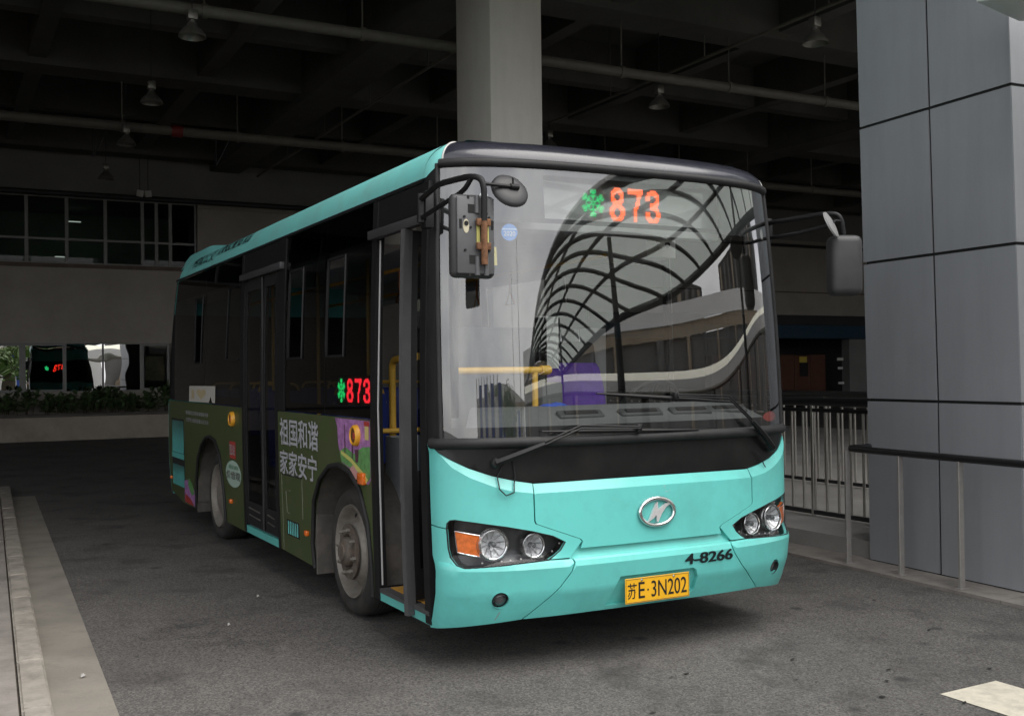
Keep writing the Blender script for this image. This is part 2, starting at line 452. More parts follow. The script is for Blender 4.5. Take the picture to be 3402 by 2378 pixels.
class MB:
    def __init__(self):
        self.v, self.f = [], []
    def add(self, vs, fs):
        n = len(self.v)
        self.v += [tuple(p) for p in vs]
        self.f += [tuple(i + n for i in f) for f in fs]
        return self
    def box(self, x0, x1, y0, y1, z0, z1):
        return self.add([(x0, y0, z0), (x1, y0, z0), (x1, y1, z0), (x0, y1, z0), (x0, y0, z1), (x1, y0, z1), (x1, y1, z1), (x0, y1, z1)],
                        [(3, 2, 1, 0), (4, 5, 6, 7), (0, 1, 5, 4), (1, 2, 6, 5), (2, 3, 7, 6), (3, 0, 4, 7)])
    def rbox(self, c, size, m=None, bev=0.0, seg=2):
        bm = bmesh.new()
        bmesh.ops.create_cube(bm, size=1.0)
        bmesh.ops.scale(bm, vec=Vector(size), verts=bm.verts)
        if bev > 0:
            bmesh.ops.bevel(bm, geom=bm.edges[:], offset=bev, segments=seg, affect='EDGES', profile=0.5)
        M = Matrix.Translation(Vector(c)) @ (m.to_4x4() if m is not None else IDENT)
        bm.verts.ensure_lookup_table()
        vs = [M @ v.co for v in bm.verts]
        fs = [[v.index for v in f.verts] for f in bm.faces]
        bm.free()
        return self.add(vs, fs)
    def tube(self, pts, r, seg=8, caps=True, closed=False):
        pts = [Vector(p) for p in pts]
        n = len(pts)
        rr = r if isinstance(r, (list, tuple)) else [r] * n
        rings = []
        up = None
        for i, p in enumerate(pts):
            if closed:
                d = pts[(i + 1) % n] - pts[i - 1]
            else:
                d = pts[min(i + 1, n - 1)] - pts[max(i - 1, 0)]
            d.normalize()
            if up is None:
                up = Vector((0, 0, 1)) if abs(d.z) < 0.9 else Vector((1, 0, 0))
            a = d.cross(up)
            a.normalize()
            b = a.cross(d)
            up = b
            rings.append([p + (a * math.cos(2 * math.pi * k / seg) + b * math.sin(2 * math.pi * k / seg)) * rr[i] for k in range(seg)])
        vs = [q for ring in rings for q in ring]
        fs = []
        for i in range(n if closed else n - 1):
            j = (i + 1) % n
            for k in range(seg):
                fs.append((i * seg + k, i * seg + (k + 1) % seg, j * seg + (k + 1) % seg, j * seg + k))
        if caps and not closed:
            fs.append(tuple(range(seg))[::-1])
            fs.append(tuple((n - 1) * seg + k for k in range(seg)))
        return self.add(vs, fs)
    def lathe(self, prof, c, axis='z', seg=24, m=None, caps=False):
        """prof: (radius, height) pairs, turned round an axis through c"""
        c = Vector(c)
        vs, fs = [], []
        for r, h in prof:
            for k in range(seg):
                a = 2 * math.pi * k / seg
                p = Vector((r * math.cos(a), r * math.sin(a), h))
                if m is not None: p = m @ p
                elif axis == 'x': p = Vector((p.z, p.x, p.y))
                elif axis == 'y': p = Vector((p.x, p.z, p.y))
                vs.append(c + p)
        for i in range(len(prof) - 1):
            for k in range(seg):
                fs.append((i * seg + k, i * seg + (k + 1) % seg, (i + 1) * seg + (k + 1) % seg, (i + 1) * seg + k))
        if caps and prof[0][0] > 1e-5: fs.append(tuple(range(seg))[::-1])
        if caps and prof[-1][0] > 1e-5: fs.append(tuple((len(prof) - 1) * seg + k for k in range(seg)))
        return self.add(vs, fs)
    def grid(self, fn, nu, nv):
        vs = [fn(i / nu, j / nv) for i in range(nu + 1) for j in range(nv + 1)]
        fs = [(i * (nv + 1) + j, (i + 1) * (nv + 1) + j, (i + 1) * (nv + 1) + j + 1, i * (nv + 1) + j + 1) for i in range(nu) for j in range(nv)]
        return self.add(vs, fs)
    def prism(self, poly, fn):
        """poly (a,b); fn(a,b,t) with t 0 / 1 for the two faces"""
        n = len(poly)
        vs = [fn(a, b, 0) for a, b in poly] + [fn(a, b, 1) for a, b in poly]
        fs = [tuple(range(n))[::-1], tuple(range(n, 2 * n))] + [(i, (i + 1) % n, (i + 1) % n + n, i + n) for i in range(n)]
        return self.add(vs, fs)
    def build(self, name, m, parent=None, smooth=35, fix=True):
        me = bpy.data.meshes.new(name)
        me.from_pydata(self.v, [], self.f)
        if fix:
            bm = bmesh.new()
            bm.from_mesh(me)
            bmesh.ops.remove_doubles(bm, verts=bm.verts, dist=1e-5)
            bmesh.ops.recalc_face_normals(bm, faces=bm.faces)
            bm.to_mesh(me)
            bm.free()
        if m is not None: me.materials.append(m)
        if smooth:
            me.polygons.foreach_set('use_smooth', [True] * len(me.polygons))
            me.set_sharp_from_angle(angle=rad(smooth))
        o = bpy.data.objects.new(name, me)
        COL.objects.link(o)
        attach(o, parent)
        return o
def inst(o, parent, loc=None, rot=None):
    c = bpy.data.objects.new(o.name.split('.')[0], o.data)
    COL.objects.link(c)
    if loc is not None: c.location = loc
    if rot is not None: c.rotation_euler = rot
    attach(c, parent)
    return c
def inside(p, poly):
    x, y = p
    r = False
    j = len(poly) - 1
    for i in range(len(poly)):
        xi, yi = poly[i]
        xj, yj = poly[j]
        if (yi > y) != (yj > y) and x < (xj - xi) * (y - yi) / (yj - yi) + xi: r = not r
        j = i
    return r
def resample(poly, res):
    out = []
    for i, a in enumerate(poly):
        b = poly[(i + 1) % len(poly)]
        n = max(1, int(math.hypot(b[0] - a[0], b[1] - a[1]) / res))
        out += [(a[0] + (b[0] - a[0]) * k / n, a[1] + (b[1] - a[1]) * k / n) for k in range(n)]
    return out
def patch(name, m, outline, fn, res=0.06, off=0.0, skirt=0.012, holes=(), parent=None, smooth=40, guides=()):
    """a panel: the outline (a,b) filled, laid on the surface fn(a,b,off), with its edges turned in;
    guides are crease lines that the triangles have to follow"""
    loops = [resample(outline, res)] + [resample(h, res) for h in holes]
    ok = lambda p: inside(p, loops[0]) and not any(inside(p, h) for h in loops[1:])
    pts, edges = [], []
    for lp in loops:
        n = len(pts)
        pts += lp
        edges += [(n + i, n + (i + 1) % len(lp)) for i in range(len(lp))]
    nb = len(pts)
    for gl in guides:
        prev = None
        for p in resample(list(gl), res)[:-1] if False else gl:
            if ok(p) and min((p[0] - q[0]) ** 2 + (p[1] - q[1]) ** 2 for q in pts[:nb]) > (0.12 * res) ** 2:
                pts.append(p)
                if prev is not None: edges.append((prev, len(pts) - 1))
                prev = len(pts) - 1
            else:
                prev = None
    nb = len(pts)
    a0, a1 = min(p[0] for p in loops[0]), max(p[0] for p in loops[0])
    b0, b1 = min(p[1] for p in loops[0]), max(p[1] for p in loops[0])
    na, nbb = int((a1 - a0) / res), int((b1 - b0) / res)
    for i in range(1, na + 1):
        for j in range(1, nbb + 1):
            p = (a0 + (a1 - a0) * i / (na + 1), b0 + (b1 - b0) * j / (nbb + 1))
            if ok(p) and min((p[0] - q[0]) ** 2 + (p[1] - q[1]) ** 2 for q in pts[:nb]) > (0.4 * res) ** 2:
                pts.append(p)
    V, E, F, *_ = delaunay_2d_cdt([Vector(p) for p in pts], edges, [], 0, 1e-6)
    vs = [fn(p.x, p.y, off) for p in V]
    fs = [tuple(f) for f in F if ok((sum(V[i].x for i in f) / 3, sum(V[i].y for i in f) / 3))]
    if skirt:
        cnt = {}
        for f in fs:
            for i in range(3):
                e = (f[i], f[(i + 1) % 3])
                cnt[tuple(sorted(e))] = None if tuple(sorted(e)) in cnt else e
        mp = {}
        for k, e in cnt.items():
            if e is None: continue
            for q in e:
                if q not in mp:
                    mp[q] = len(vs)
                    vs.append(fn(V[q].x, V[q].y, off + skirt))
            fs.append((e[1], e[0], mp[e[0]], mp[e[1]]))
    used = sorted({i for f in fs for i in f})
    mp2 = {o: n for n, o in enumerate(used)}
    mb = MB()
    mb.add([vs[i] for i in used], [tuple(mp2[i] for i in f) for f in fs])
    return mb.build(name, m, parent, smooth, fix=True)
def lettering(name, key, m, fn, a0, b0, w, h, parent, off=-0.003, shear=0.0):
    vs, fs = TX[key]
    mb = MB()
    mb.add([fn(a0 + (x + shear * y) * w, b0 + y * h, off) for x, y in vs], fs)
    return mb.build(name, m, parent, 0, fix=False)
def mirror(poly):
    return [(-a, b) for a, b in poly][::-1]
def ell(ca, cb, ra, rb, n=20, rot=0.0):
    out = []
    for i in range(n):
        t = 2 * math.pi * i / n
        x, y = ra * math.cos(t), rb * math.sin(t)
        out.append((ca + x * math.cos(rot) - y * math.sin(rot), cb + x * math.sin(rot) + y * math.cos(rot)))
    return out
def lerp(x, xs, ys):
    if x <= xs[0]: return ys[0]
    for i in range(len(xs) - 1):
        if x <= xs[i + 1]:
            return ys[i] + (ys[i + 1] - ys[i]) * (x - xs[i]) / (xs[i + 1] - xs[i])
    return ys[-1]

# ================================================================== THE SETTING
b_ = MB()
b_.add([(-150, -160, 0), (150, -160, 0), (150, 60, 0), (-150, 60, 0)], [(0, 1, 2, 3)])
road = b_.build('road', ROAD, None, 0)
tag(road, 'dark grey asphalt bus lane with oil stains and light wear', 'road', kind='structure')

# left kerb, gutter and pavement
def lk(y, dx=0.0):
    return -2.024 + 0.0361 * y + dx
lo = thing('kerb', 'weathered low kerb of long stone blocks along the left edge of the lane', 'kerb', (lk(3), 3, 0))
lo['kind'] = 'structure'
y = -7.0
while y < 11.1:
    L = 0.95
    g_ = 0.006
    h = 0.055 + random.uniform(-0.004, 0.004)
    mb = MB()
    mb.prism([(lk(y + g_) + 0.0, y + g_), (lk(y + g_, 0.135), y + g_), (lk(y + L - g_, 0.135), y + L - g_), (lk(y + L - g_), y + L - g_)],
             lambda a, b, t, h=h: (a, b, -0.05 if t == 0 else h))
    o = mb.build('kerb_stone', KERBM, lo, 30)
    bm = bmesh.new()
    bm.from_mesh(o.data)
    bmesh.ops.bevel(bm, geom=[e for e in bm.edges if all(v.co.z > 0 for v in e.verts)], offset=0.012, segments=2, affect='EDGES')
    bm.to_mesh(o.data)
    bm.free()
    y += L
mb = MB()
N = 60
def gut(u, v):
    y = -7 + 17.9 * u
    w = 0.29
    return (lk(y, 0.13) + v * w, y, 0.004 + 0.003 * (1 - v))
mb.grid(gut, 120, 2)
tag(mb.build('gutter', GUTTER, None, 30), 'worn pale concrete gutter strip beside the left kerb', 'gutter', kind='structure')
po = thing('pavement', 'grimy concrete slab pavement left of the kerb', 'pavement', (-3, 2, 0))
po['kind'] = 'structure'
mb = MB()
mb.add([(-40, -30, 0.03), (lk(-30, -0.004), -30, 0.03), (lk(10.8, -0.004), 10.8, 0.03), (-40, 10.8, 0.03)], [(0, 1, 2, 3)])
mb.build('pavement_bed', SOIL, po, 0)
for j in range(12):
    for i in range(3):
        y0 = -4.6 + j * 1.22 + (0.3 if i % 2 else 0)
        x1 = lambda yy: lk(yy, -0.012 - i * 0.82)
        x0 = lambda yy: lk(yy, -0.012 - i * 0.82 - 0.81)
        h = 0.05 + random.uniform(-0.004, 0.003)
        mb = MB()
        mb.prism([(x0(y0), y0), (x1(y0), y0), (x1(y0 + 1.21), y0 + 1.21), (x0(y0 + 1.21), y0 + 1.21)], lambda a, b, t, h=h: (a, b, 0.0 if t == 0 else h))
        mb.build('slab', PAVE, po, 30)
# right kerb edge
def rk(y):
    return 4.005 + 0.0556 * (y + 0.0)
ro = thing('column_kerb', 'pale concrete edging strip at the foot of the grey clad column', 'kerb', (4.2, 0, 0))
ro['kind'] = 'structure'
y = -3.4
while y < 9:
    L = 1.1
    mb = MB()
    h = 0.022 + random.uniform(-0.002, 0.002)
    mb.prism([(rk(y), y), (4.9, y), (4.9, y + L - 0.008), (rk(y + L), y + L - 0.008)], lambda a, b, t, h=h: (a, b, -0.05 if t == 0 else h))
    o = mb.build('edging_block', PAVE, ro, 30)
    y += L
# raised island behind the column
mb = MB()
mb.prism([(4.50, 1.5), (16.5, 1.5), (16.5, 22), (4.50, 22)], lambda a, b, t: (a, b, -0.05 if t == 0 else 0.16))
o = mb.build('platform', CONC, None, 30)
tag(o, 'raised concrete waiting platform with kerb behind the grey column', 'platform', kind='structure')
# painted dash
mb = MB()
mb.add([(2.0, -1.285, 0.004), (1.985, -4.2, 0.004), (2.41, -4.2, 0.004), (2.425, -1.275, 0.004)], [(0, 1, 2, 3)])
tag(mb.build('road_marking', WHITELINE, None, 0), 'worn cream painted dash on the asphalt at bottom right', 'road marking', kind='structure')
# debris
mb = MB()
for i in range(48):
    x, y = random.uniform(-1.5, 4.0), random.uniform(-3.2, 1.2)
    if random.random() < 0.6: x, y = random.uniform(0.2, 3.6), random.uniform(-2.6, -0.3)
    n = random.randint(5, 7)
    r = random.uniform(0.008, 0.03)
    st = random.uniform(0.25, 0.6)
    ph = random.uniform(-0.5, 0.5)
    ring = []
    for k in range(n):
        a = 2 * math.pi * k / n
        rr = r * random.uniform(0.6, 1.2)
        px, py = rr * math.cos(a), rr * math.sin(a) * st
        ring.append((x + px * math.cos(ph) - py * math.sin(ph), y + px * math.sin(ph) + py * math.cos(ph), 0.006 + random.uniform(0, 0.003)))
    mb.add(ring + [(x, y, 0.009)], [(k, (k + 1) % n, n) for k in range(n)])
tag(mb.build('road_grit', mat('dark_litter', (0.014, 0.013, 0.012), 0.9, var=0.3, scale=20), None, 0), 'scattered dark flakes of dirt on the asphalt before the bus', 'debris', kind='stuff')
for i, (x, y, s, lab) in enumerate([(-1.68, 1.18, 0.026, 'small pale paper scrap lying on the gutter strip near the left kerb'),
                                    (-0.33, 2.72, 0.02, 'thin white paper scrap on the asphalt between the bus and the kerb'),
                                    (-0.72, 1.95, 0.018, 'crumpled white scrap on the asphalt nearest the middle of the lane')]):
    mb = MB()
    mb.add([(x, y, 0.012), (x + s, y + 0.3 * s, 0.02), (x + 1.3 * s, y + 1.1 * s, 0.012), (x + 0.2 * s, y + s, 0.026), (x + .6 * s, y + .55 * s, 0.03)],
           [(0, 1, 4), (1, 2, 4), (2, 3, 4), (3, 0, 4)])
    tag(mb.build('paper_scrap', mat('dirty_paper', (0.34, 0.33, 0.31), 0.8), None, 0), lab, 'litter', 'litter on the lane')

# ------------------------------------------------------------------ deck overhead
DECK_EDGE = 0.3
dk = thing('overhead_deck', 'dark concrete deck with crossing beams over the bus station', 'ceiling', (4, 12, 8.4))
dk['kind'] = 'structure'
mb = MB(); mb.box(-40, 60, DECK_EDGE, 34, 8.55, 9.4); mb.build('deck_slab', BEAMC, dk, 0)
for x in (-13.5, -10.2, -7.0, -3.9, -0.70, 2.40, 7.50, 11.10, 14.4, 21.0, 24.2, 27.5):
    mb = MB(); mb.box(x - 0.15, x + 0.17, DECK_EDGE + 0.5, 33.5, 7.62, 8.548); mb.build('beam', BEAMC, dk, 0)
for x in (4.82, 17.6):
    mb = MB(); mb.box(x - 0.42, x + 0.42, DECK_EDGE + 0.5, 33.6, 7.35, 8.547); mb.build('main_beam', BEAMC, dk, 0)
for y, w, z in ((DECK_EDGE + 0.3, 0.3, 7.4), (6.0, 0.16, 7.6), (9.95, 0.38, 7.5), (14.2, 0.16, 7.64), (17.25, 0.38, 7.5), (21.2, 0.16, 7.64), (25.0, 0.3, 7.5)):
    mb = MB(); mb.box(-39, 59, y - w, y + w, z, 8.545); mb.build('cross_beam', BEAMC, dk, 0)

# structural columns
def column(x0, x1, y0, y1, lab):
    t = thing('concrete_column', lab, 'column', ((x0 + x1) / 2, (y0 + y1) / 2, 0), 'painted columns under the deck')
    mb = MB(); mb.rbox(((x0 + x1) / 2, (y0 + y1) / 2, 3.85), (x1 - x0, y1 - y0, 7.0 + 0.7), bev=0.02, seg=2); mb.build('shaft', COLM, t, 30)
    mb = MB(); mb.box(x0 - 0.03, x1 + 0.03, y0 - 0.03, y1 + 0.03, 0.14, 0.42); mb.build('base', CONC, t, 0)
column(4.42, 5.25, 8.2, 9.3, 'tall pale square concrete column rising behind the bus roof')

# ------------------------------------------------------------------ clad column at right
cu = Vector((0.06, 1, 0)).normalized()
cv = Vector((1, -0.06, 0)).normalized()
c0 = Vector((4.343, -0.035, 0))
def cp(a, b, z):
    return tuple(c0 + cu * (a + 0.0175 * max(0.0, z - 1.34)) + cv * b + Vector((0, 0, z)))     # it leans back a little
cc = thing('clad_column', 'large column clad in blue-grey metal panels with black joints at right', 'column', tuple(c0))
mb = MB(); mb.grid(lambda u, v: Vector(cp(0.008 + 1.46 * u, 0.008, 1.34 * 2 * v if v <= 0.5 else 1.34 + (8.5 - 1.34) * (2 * v - 1))), 1, 2)
mb.grid(lambda u, v: Vector(cp(0.008, 0.008 + 1.58 * u, 1.34 * 2 * v if v <= 0.5 else 1.34 + (8.5 - 1.34) * (2 * v - 1))), 1, 2)
mb.grid(lambda u, v: Vector(cp(1.468, 0.008 + 1.58 * u, 1.34 * 2 * v if v <= 0.5 else 1.34 + (8.5 - 1.34) * (2 * v - 1))), 1, 2)
mb.build('core', JOINT, cc, 0)
zj = [0.02, 1.344, 2.471, 3.598, 4.725, 5.852, 6.979, 8.1]
jg = 0.0115
for i in range(7):
    for k in range(2):
        a0, a1 = 0.746 * k + (jg if k else 0.004), 0.746 * (k + 1) - (jg if k == 0 else 0.0)
        tl = random.uniform(-0.0015, 0.0015)
        mb = MB()
        mb.prism([(a0, zj[i] + jg), (a1, zj[i] + jg), (a1, zj[i + 1] - jg), (a0, zj[i + 1] - jg)], lambda a, b, t, tl=tl: cp(a, (0.03 if t else -0.004 + tl), b))
        mb.build('side_panel', PANELM, cc, 0)
        b0, b1 = 0.80 * k + (jg if k else 0.0), 0.80 * (k + 1) - jg
        mb = MB()
        mb.prism([(b0, zj[i] + jg), (b1, zj[i] + jg), (b1, zj[i + 1] - jg), (b0, zj[i + 1] - jg)], lambda a, b, t, tl=tl: cp((0.03 if t else -0.004 + tl), a, b))
        mb.build('front_panel', PANELM, cc, 0)

# ------------------------------------------------------------------ near railing by the column
rx = lambda y: 4.075 + 0.068 * y
nr = thing('guard_railing', 'low railing with black tube handrail and flat steel posts before the clad column', 'railing', (4.1, 0, 0))
path = [(rx(-3.2), -3.2, 0.945), (rx(1.36), 1.36, 0.955)]
for k in range(7):
    t = k / 6 * math.pi / 2
    path.append((rx(1.44) + 0.08 * (1 - math.cos(t)), 1.36 + 0.08 * math.sin(t), 0.955))
path.append((4.46, 1.44, 0.955))
mb = MB(); mb.tube(path, 0.027, 12); mb.build('handrail', RAILB, nr, 50)
yy = 1.44
pp = None
while yy > -3.3:
    mb = MB()
    mb.rbox((rx(yy), yy, 0.475), (0.05, 0.022, 0.915), bev=0.003, seg=1)
    mb.build('post', DULLSTEEL, nr, 30)
    mb = MB(); mb.rbox((rx(yy), yy, 0.026), (0.085, 0.06, 0.008), bev=0.002, seg=1); mb.build('foot_plate', DULLSTEEL, nr, 30)
    yy -= 0.578

# ------------------------------------------------------------------ stainless fences
def fence(x, y0, y1, sp, z0, lab, r=0.013):
    t = thing('bar_fence', lab, 'fence', (x, y0, z0), 'stainless bar fences on the platform')
    mb = MB(); mb.tube([(x, y0, z0 + 1.13), (x, y1, z0 + 1.13)], 0.042, 12); mb.build('handrail', RAILB, t, 50)
    mb = MB(); mb.box(x - 0.02, x + 0.02, y0, y1, z0 + 1.03, z0 + 1.065); mb.build('top_rail', RAILB, t, 0)
    mb = MB(); mb.box(x - 0.018, x + 0.018, y0, y1, z0 + 0.03, z0 + 0.07); mb.build('bottom_rail', DARKM, t, 0)
    mb = MB(); mb.tube([(0, 0, 0.07), (0, 0, 1.03)], r, 8, caps=False)
    p = None
    y = y0 + 0.03
    k = 0
    while y < y1:
        if p is None:
            p = mb.build('bar', STEEL, t, 60)
            p.location = (x, y, z0)
        else:
            inst(p, t, (x, y, z0))
        y += sp
        k += 1
    y = y0 + 0.06
    while y < y1:
        mb = MB(); mb.tube([(x, y, z0 - 0.01), (x, y, z0 + 1.1)], 0.024, 10); mb.build('post', STEEL, t, 60)
        y += 1.25
fence(5.235, 1.62, 7.9, 0.157, 0.15, 'stainless bar fence with dark handrail between the bus and the clad column')
fence(7.40, 2.4, 12, 0.205, 0.15, 'second stainless bar fence farther back across the platform', 0.014)

# ------------------------------------------------------------------ terminal building at the back
YW = 25.6
tb = thing('terminal_building', 'dim beige station building with ribbon windows behind the planter', 'building', (2, YW, 0))
def bwall(x0, x1, z0, z1, m, d=0.0, name='wall'):
    mb = MB(); mb.box(x0, x1, YW + d, YW + 0.35, z0, z1); return mb.build(name, m, tb, 0)
bwall(-30, 16.9, 0, 1.2, WALLB); bwall(-30, 16.9, 2.5, 4.55, WALLB)
bwall(3.3, 16.9, 1.2, 2.5, WALLB); bwall(-30, -2.2, 1.2, 2.5, WALLB); bwall(4.05, 16.9, 4.55, 6.42, WALLB)
bwall(-30, 60, 6.42, 8.5, WALLG)
bwall(16.9, 50, 3.6, 6.42, WALLB)
mb = MB(); mb.box(-30, 4.2, YW - 0.05, YW - 0.002, 4.5, 4.6); mb.build('sill', mat('rusty_sill', (0.13, 0.10, 0.08), 0.8, var=0.2), tb, 0)
mb = MB(); mb.box(17, 50, YW - 0.06, YW - 0.002, 4.44, 4.48); mb.build('cornice', mat('rusty_sill', (0, 0, 0)), tb, 0)
mb = MB(); mb.tube([(-30, YW - 0.14, 6.43), (17, YW - 0.14, 6.45)], 0.075, 10); mb.build('wall_pipe', DARKM, tb, 60)
mb = MB(); mb.tube([(17, YW - 0.14, 6.2), (50, YW - 0.14, 6.2)], 0.06, 10); mb.build('wall_pipe', DARKM, tb, 60)
mb = MB(); mb.box(4.06, 16.8, YW - 0.05, YW - 0.002, 6.28, 6.34); mb.build('light_trim', WALLB, tb, 0)
# rooms behind
mb = MB(); mb.box(-30, 4.0, YW + 3.5, YW + 3.6, 4.55, 6.42); mb.build('room_back', ROOMM, tb, 0)
mb = MB(); mb.box(-30, 4.0, YW + 0.36, YW + 3.5, 4.5, 4.549); mb.build('room_floor', ROOMM, tb, 0)
mb = MB(); mb.box(-30, 4.6, YW + 0.35, YW + 3.6, 6.425, 6.5); mb.build('room_ceiling', ROOMM, tb, 0)
mb = MB(); mb.box(4.5, 4.6, YW + 0.36, YW + 3.5, 0.0, 6.42); mb.build('room_side', ROOMM, tb, 0)
mb = MB(); mb.box(-30, 60, 33.6, 34, 0, 8.5); mb.build('rear_wall', ROOMM, tb, 0)
mb = MB(); mb.box(-30, 4.0, YW + 3.5, YW + 3.6, 0.0, 2.55); mb.build('room_back', ROOMM, tb, 0)
def window(x0, x1, z0, z1, fm, gm, fw_=0.05, d=0.06, transom=None, tilt=0.0):
    skew = tilt * (x1 - x0)
    mb = MB()
    ya, yb = YW + d - 0.03, YW + d + 0.05
    mb.box(x0, x1, ya, yb, z0, z0 + fw_); mb.box(x0, x1, ya, yb, z1 - fw_, z1)
    mb.box(x0, x0 + fw_, ya, yb, z0 + fw_, z1 - fw_); mb.box(x1 - fw_, x1, ya, yb, z0 + fw_, z1 - fw_)
    if transom: mb.box(x0 + fw_, x1 - fw_, ya + 0.004, yb - 0.004, transom - 0.03, transom + 0.03)
    w = mb.build('window', fm, tb, 0, fix=False)
    for (za, zb) in ([(z0 + fw_, transom - 0.03), (transom + 0.03, z1 - fw_)] if transom else [(z0 + fw_, z1 - fw_)]):
        mb = MB()
        mb.add([(x0 + fw_, YW + d + skew / 2, za), (x1 - fw_, YW + d - skew / 2, za), (x1 - fw_, YW + d - skew / 2, zb), (x0 + fw_, YW + d + skew / 2, zb)], [(0, 1, 2, 3)])
        p = mb.build('pane', gm, None, 0)
        p.parent = w
    return w
xs_ = [-7.3, -6.3, -5.3, -4.3, -3.3, -2.3, -1.32, -0.33, 0.65, 1.62, 2.58, 2.95, 3.32, 4.02]
for a, b in zip(xs_[:-1], xs_[1:]):
    window(a, b, 4.6, 6.40, FRAMEW, DARKWIN, 0.045, transom=5.26)
for a, b, f in ((-2.2, -0.44, .08), (-0.44, 0.60, .07), (0.60, 1.53, .02), (1.53, 2.52, .03)):
    window(a, b, 1.2, 2.5, FRAMEW, MIRWIN, f, tilt=0.023)
w = window(2.52, 3.27, 1.2, 2.5, FRAMEW, DARKWIN, 0.07)
mb = MB(); mb.box(2.63, 3.14, YW + 0.065, YW + 0.075, 1.48, 2.14)
p = mb.build('poster', mat('faded_poster', (0.16, 0.11, 0.07), 0.6, var=0.8, scale=5), tb, 0)
for x, z, lab in ((0.9, 6.02, 0), (0.55, 5.0, 0), (0.45, 4.72, 0)):
    mb = MB(); mb.box(x, x + 0.34, YW + 2.2, YW + 2.25, z, z + 0.022); mb.build('tube_light', emit('tube_light', (0.9, 0.95, 0.9), 0.1) if 'tube_light' not in MATS else MATS['tube_light'], tb, 0)
# dark bay with lockers at far right
mb = MB(); mb.box(17, 50, YW + 3.0, YW + 3.1, 0, 3.6); mb.build('bay_back', DARKM, tb, 0)
mb = MB(); mb.box(17, 50, YW + 0.01, YW + 0.3, 2.72, 3.22); mb.build('blue_fascia', BLUEB, tb, 0)
mb = MB(); mb.box(17, 50, YW + 0.02, YW + 0.3, 3.23, 3.59); mb.build('soffit_band', DARKM, tb, 0)
for k in range(7):
    x = 22.5 + k * 0.80
    mb = MB(); mb.rbox((x + 0.39, YW + 0.6, 1.37), (0.785, 0.4, 1.45), bev=0.01, seg=1); mb.build('locker_panel', ORANGEW, tb, 30)
mb = MB(); mb.box(26.74, 27.15, YW + 0.37, YW + 0.395, 1.27, 1.80); mb.build('locker_screen', JOINT, tb, 0)
mb = MB(); mb.box(26.71, 27.08, YW + 0.36, YW + 0.39, 1.81, 2.03); mb.build('small_sign', SIGNY, tb, 0)
for x0, x1, z0, z1 in ((28.61, 28.93, 1.87, 1.98), (28.65, 28.9, 1.53, 1.62), (28.66, 28.95, 0.95, 1.03)):
    mb = MB(); mb.box(x0, x1, YW + 0.3, YW + 0.32, z0, z1); mb.build('small_sign', WHITEP, tb, 0)
mb = MB(); mb.box(29.05, 31.0, YW + 0.1, YW + 0.5, 0, 2.70); mb.build('pillar', WALLG, tb, 0)
# unseen wall added at far left to keep daylight out of the station
o = MB().box(-17.5, -17, 6, 34, 0, 8.5).build('light_block_wall', WALLG, None, 0)
tag(o, 'dark wall added out of view at left to block daylight', 'wall', kind='structure')
o = MB().box(44, 44.5, -2, 34, 0, 8.5).build('end_wall', WALLG, None, 0)
tag(o, 'dark concrete wall closing the far right of the station', 'wall', kind='structure')

# planter and shrubs
pl = thing('planter', 'long low concrete planter with stained sides at the back left', 'planter', (1, 24.3, 0))
mb = MB(); mb.rbox((-4.0, 24.2, 0.30), (28, 0.22, 0.60), bev=0.015); mb.build('front_wall', CONC if False else mat('planter_concrete', (0.36, 0.32, 0.27), 0.9, var=0.12, scale=1.5, bump=0.2, bscale=30, dirt=(0.2, 0.175, 0.15), dirt_amt=0.7, dscale=1.2), pl, 30)
mb = MB(); mb.rbox((-4.0, 24.24, 0.635), (28.1, 0.36, 0.07), bev=0.01); mb.build('coping', mat('dark_coping', (0.10, 0.09, 0.08), 0.9, var=0.2), pl, 30)
mb = MB(); mb.box(-18, 10, 24.32, 25.58, 0.02, 0.55); mb.build('soil', SOIL, pl, 0)
lf = MB()
random.seed(21)
def shrub_meshes(seed, h):
    rnd = random.Random(seed)
    st, lv = MB(), MB()
    for k in range(7):
        a = rnd.uniform(0, 6.28)
        l = h * rnd.uniform(0.6, 1.0)
        ox, oy = 0.22 * math.cos(a) * rnd.random(), 0.16 * math.sin(a) * rnd.random()
        tip = Vector((ox * 1.9, oy * 1.9, l))
        st.tube([(ox, oy, 0), tuple(Vector((ox * 1.3, oy * 1.3, l * 0.5))), tuple(tip)], [0.012, 0.009, 0.005], 5)
        for q in range(12):
            t = rnd.uniform(0.3, 1.02)
            base = Vector((ox * (1 + .9 * t), oy * (1 + .9 * t), l * t))
            d = Vector((rnd.uniform(-1, 1), rnd.uniform(-1, 1), rnd.uniform(-0.2, 1.0))).normalized()
            s = rnd.uniform(0.15, 0.26)
            w = d.cross(Vector((rnd.uniform(-.3, .3), rnd.uniform(-.3, .3), 1))).normalized() * s * 0.34
            up = d.cross(w).normalized() * s * 0.08
            m_ = base + d * s * 0.5
            lv.add([base, m_ + w - up, base + d * s, m_ - w - up, m_ + up], [(0, 1, 4), (1, 2, 4), (2, 3, 4), (3, 0, 4)])
    return st, lv
protos = []
ordn = ['first', 'second', 'third', 'fourth', 'fifth', 'sixth', 'seventh', 'eighth', 'ninth', 'tenth', 'eleventh', 'twelfth', 'thirteenth', 'fourteenth']
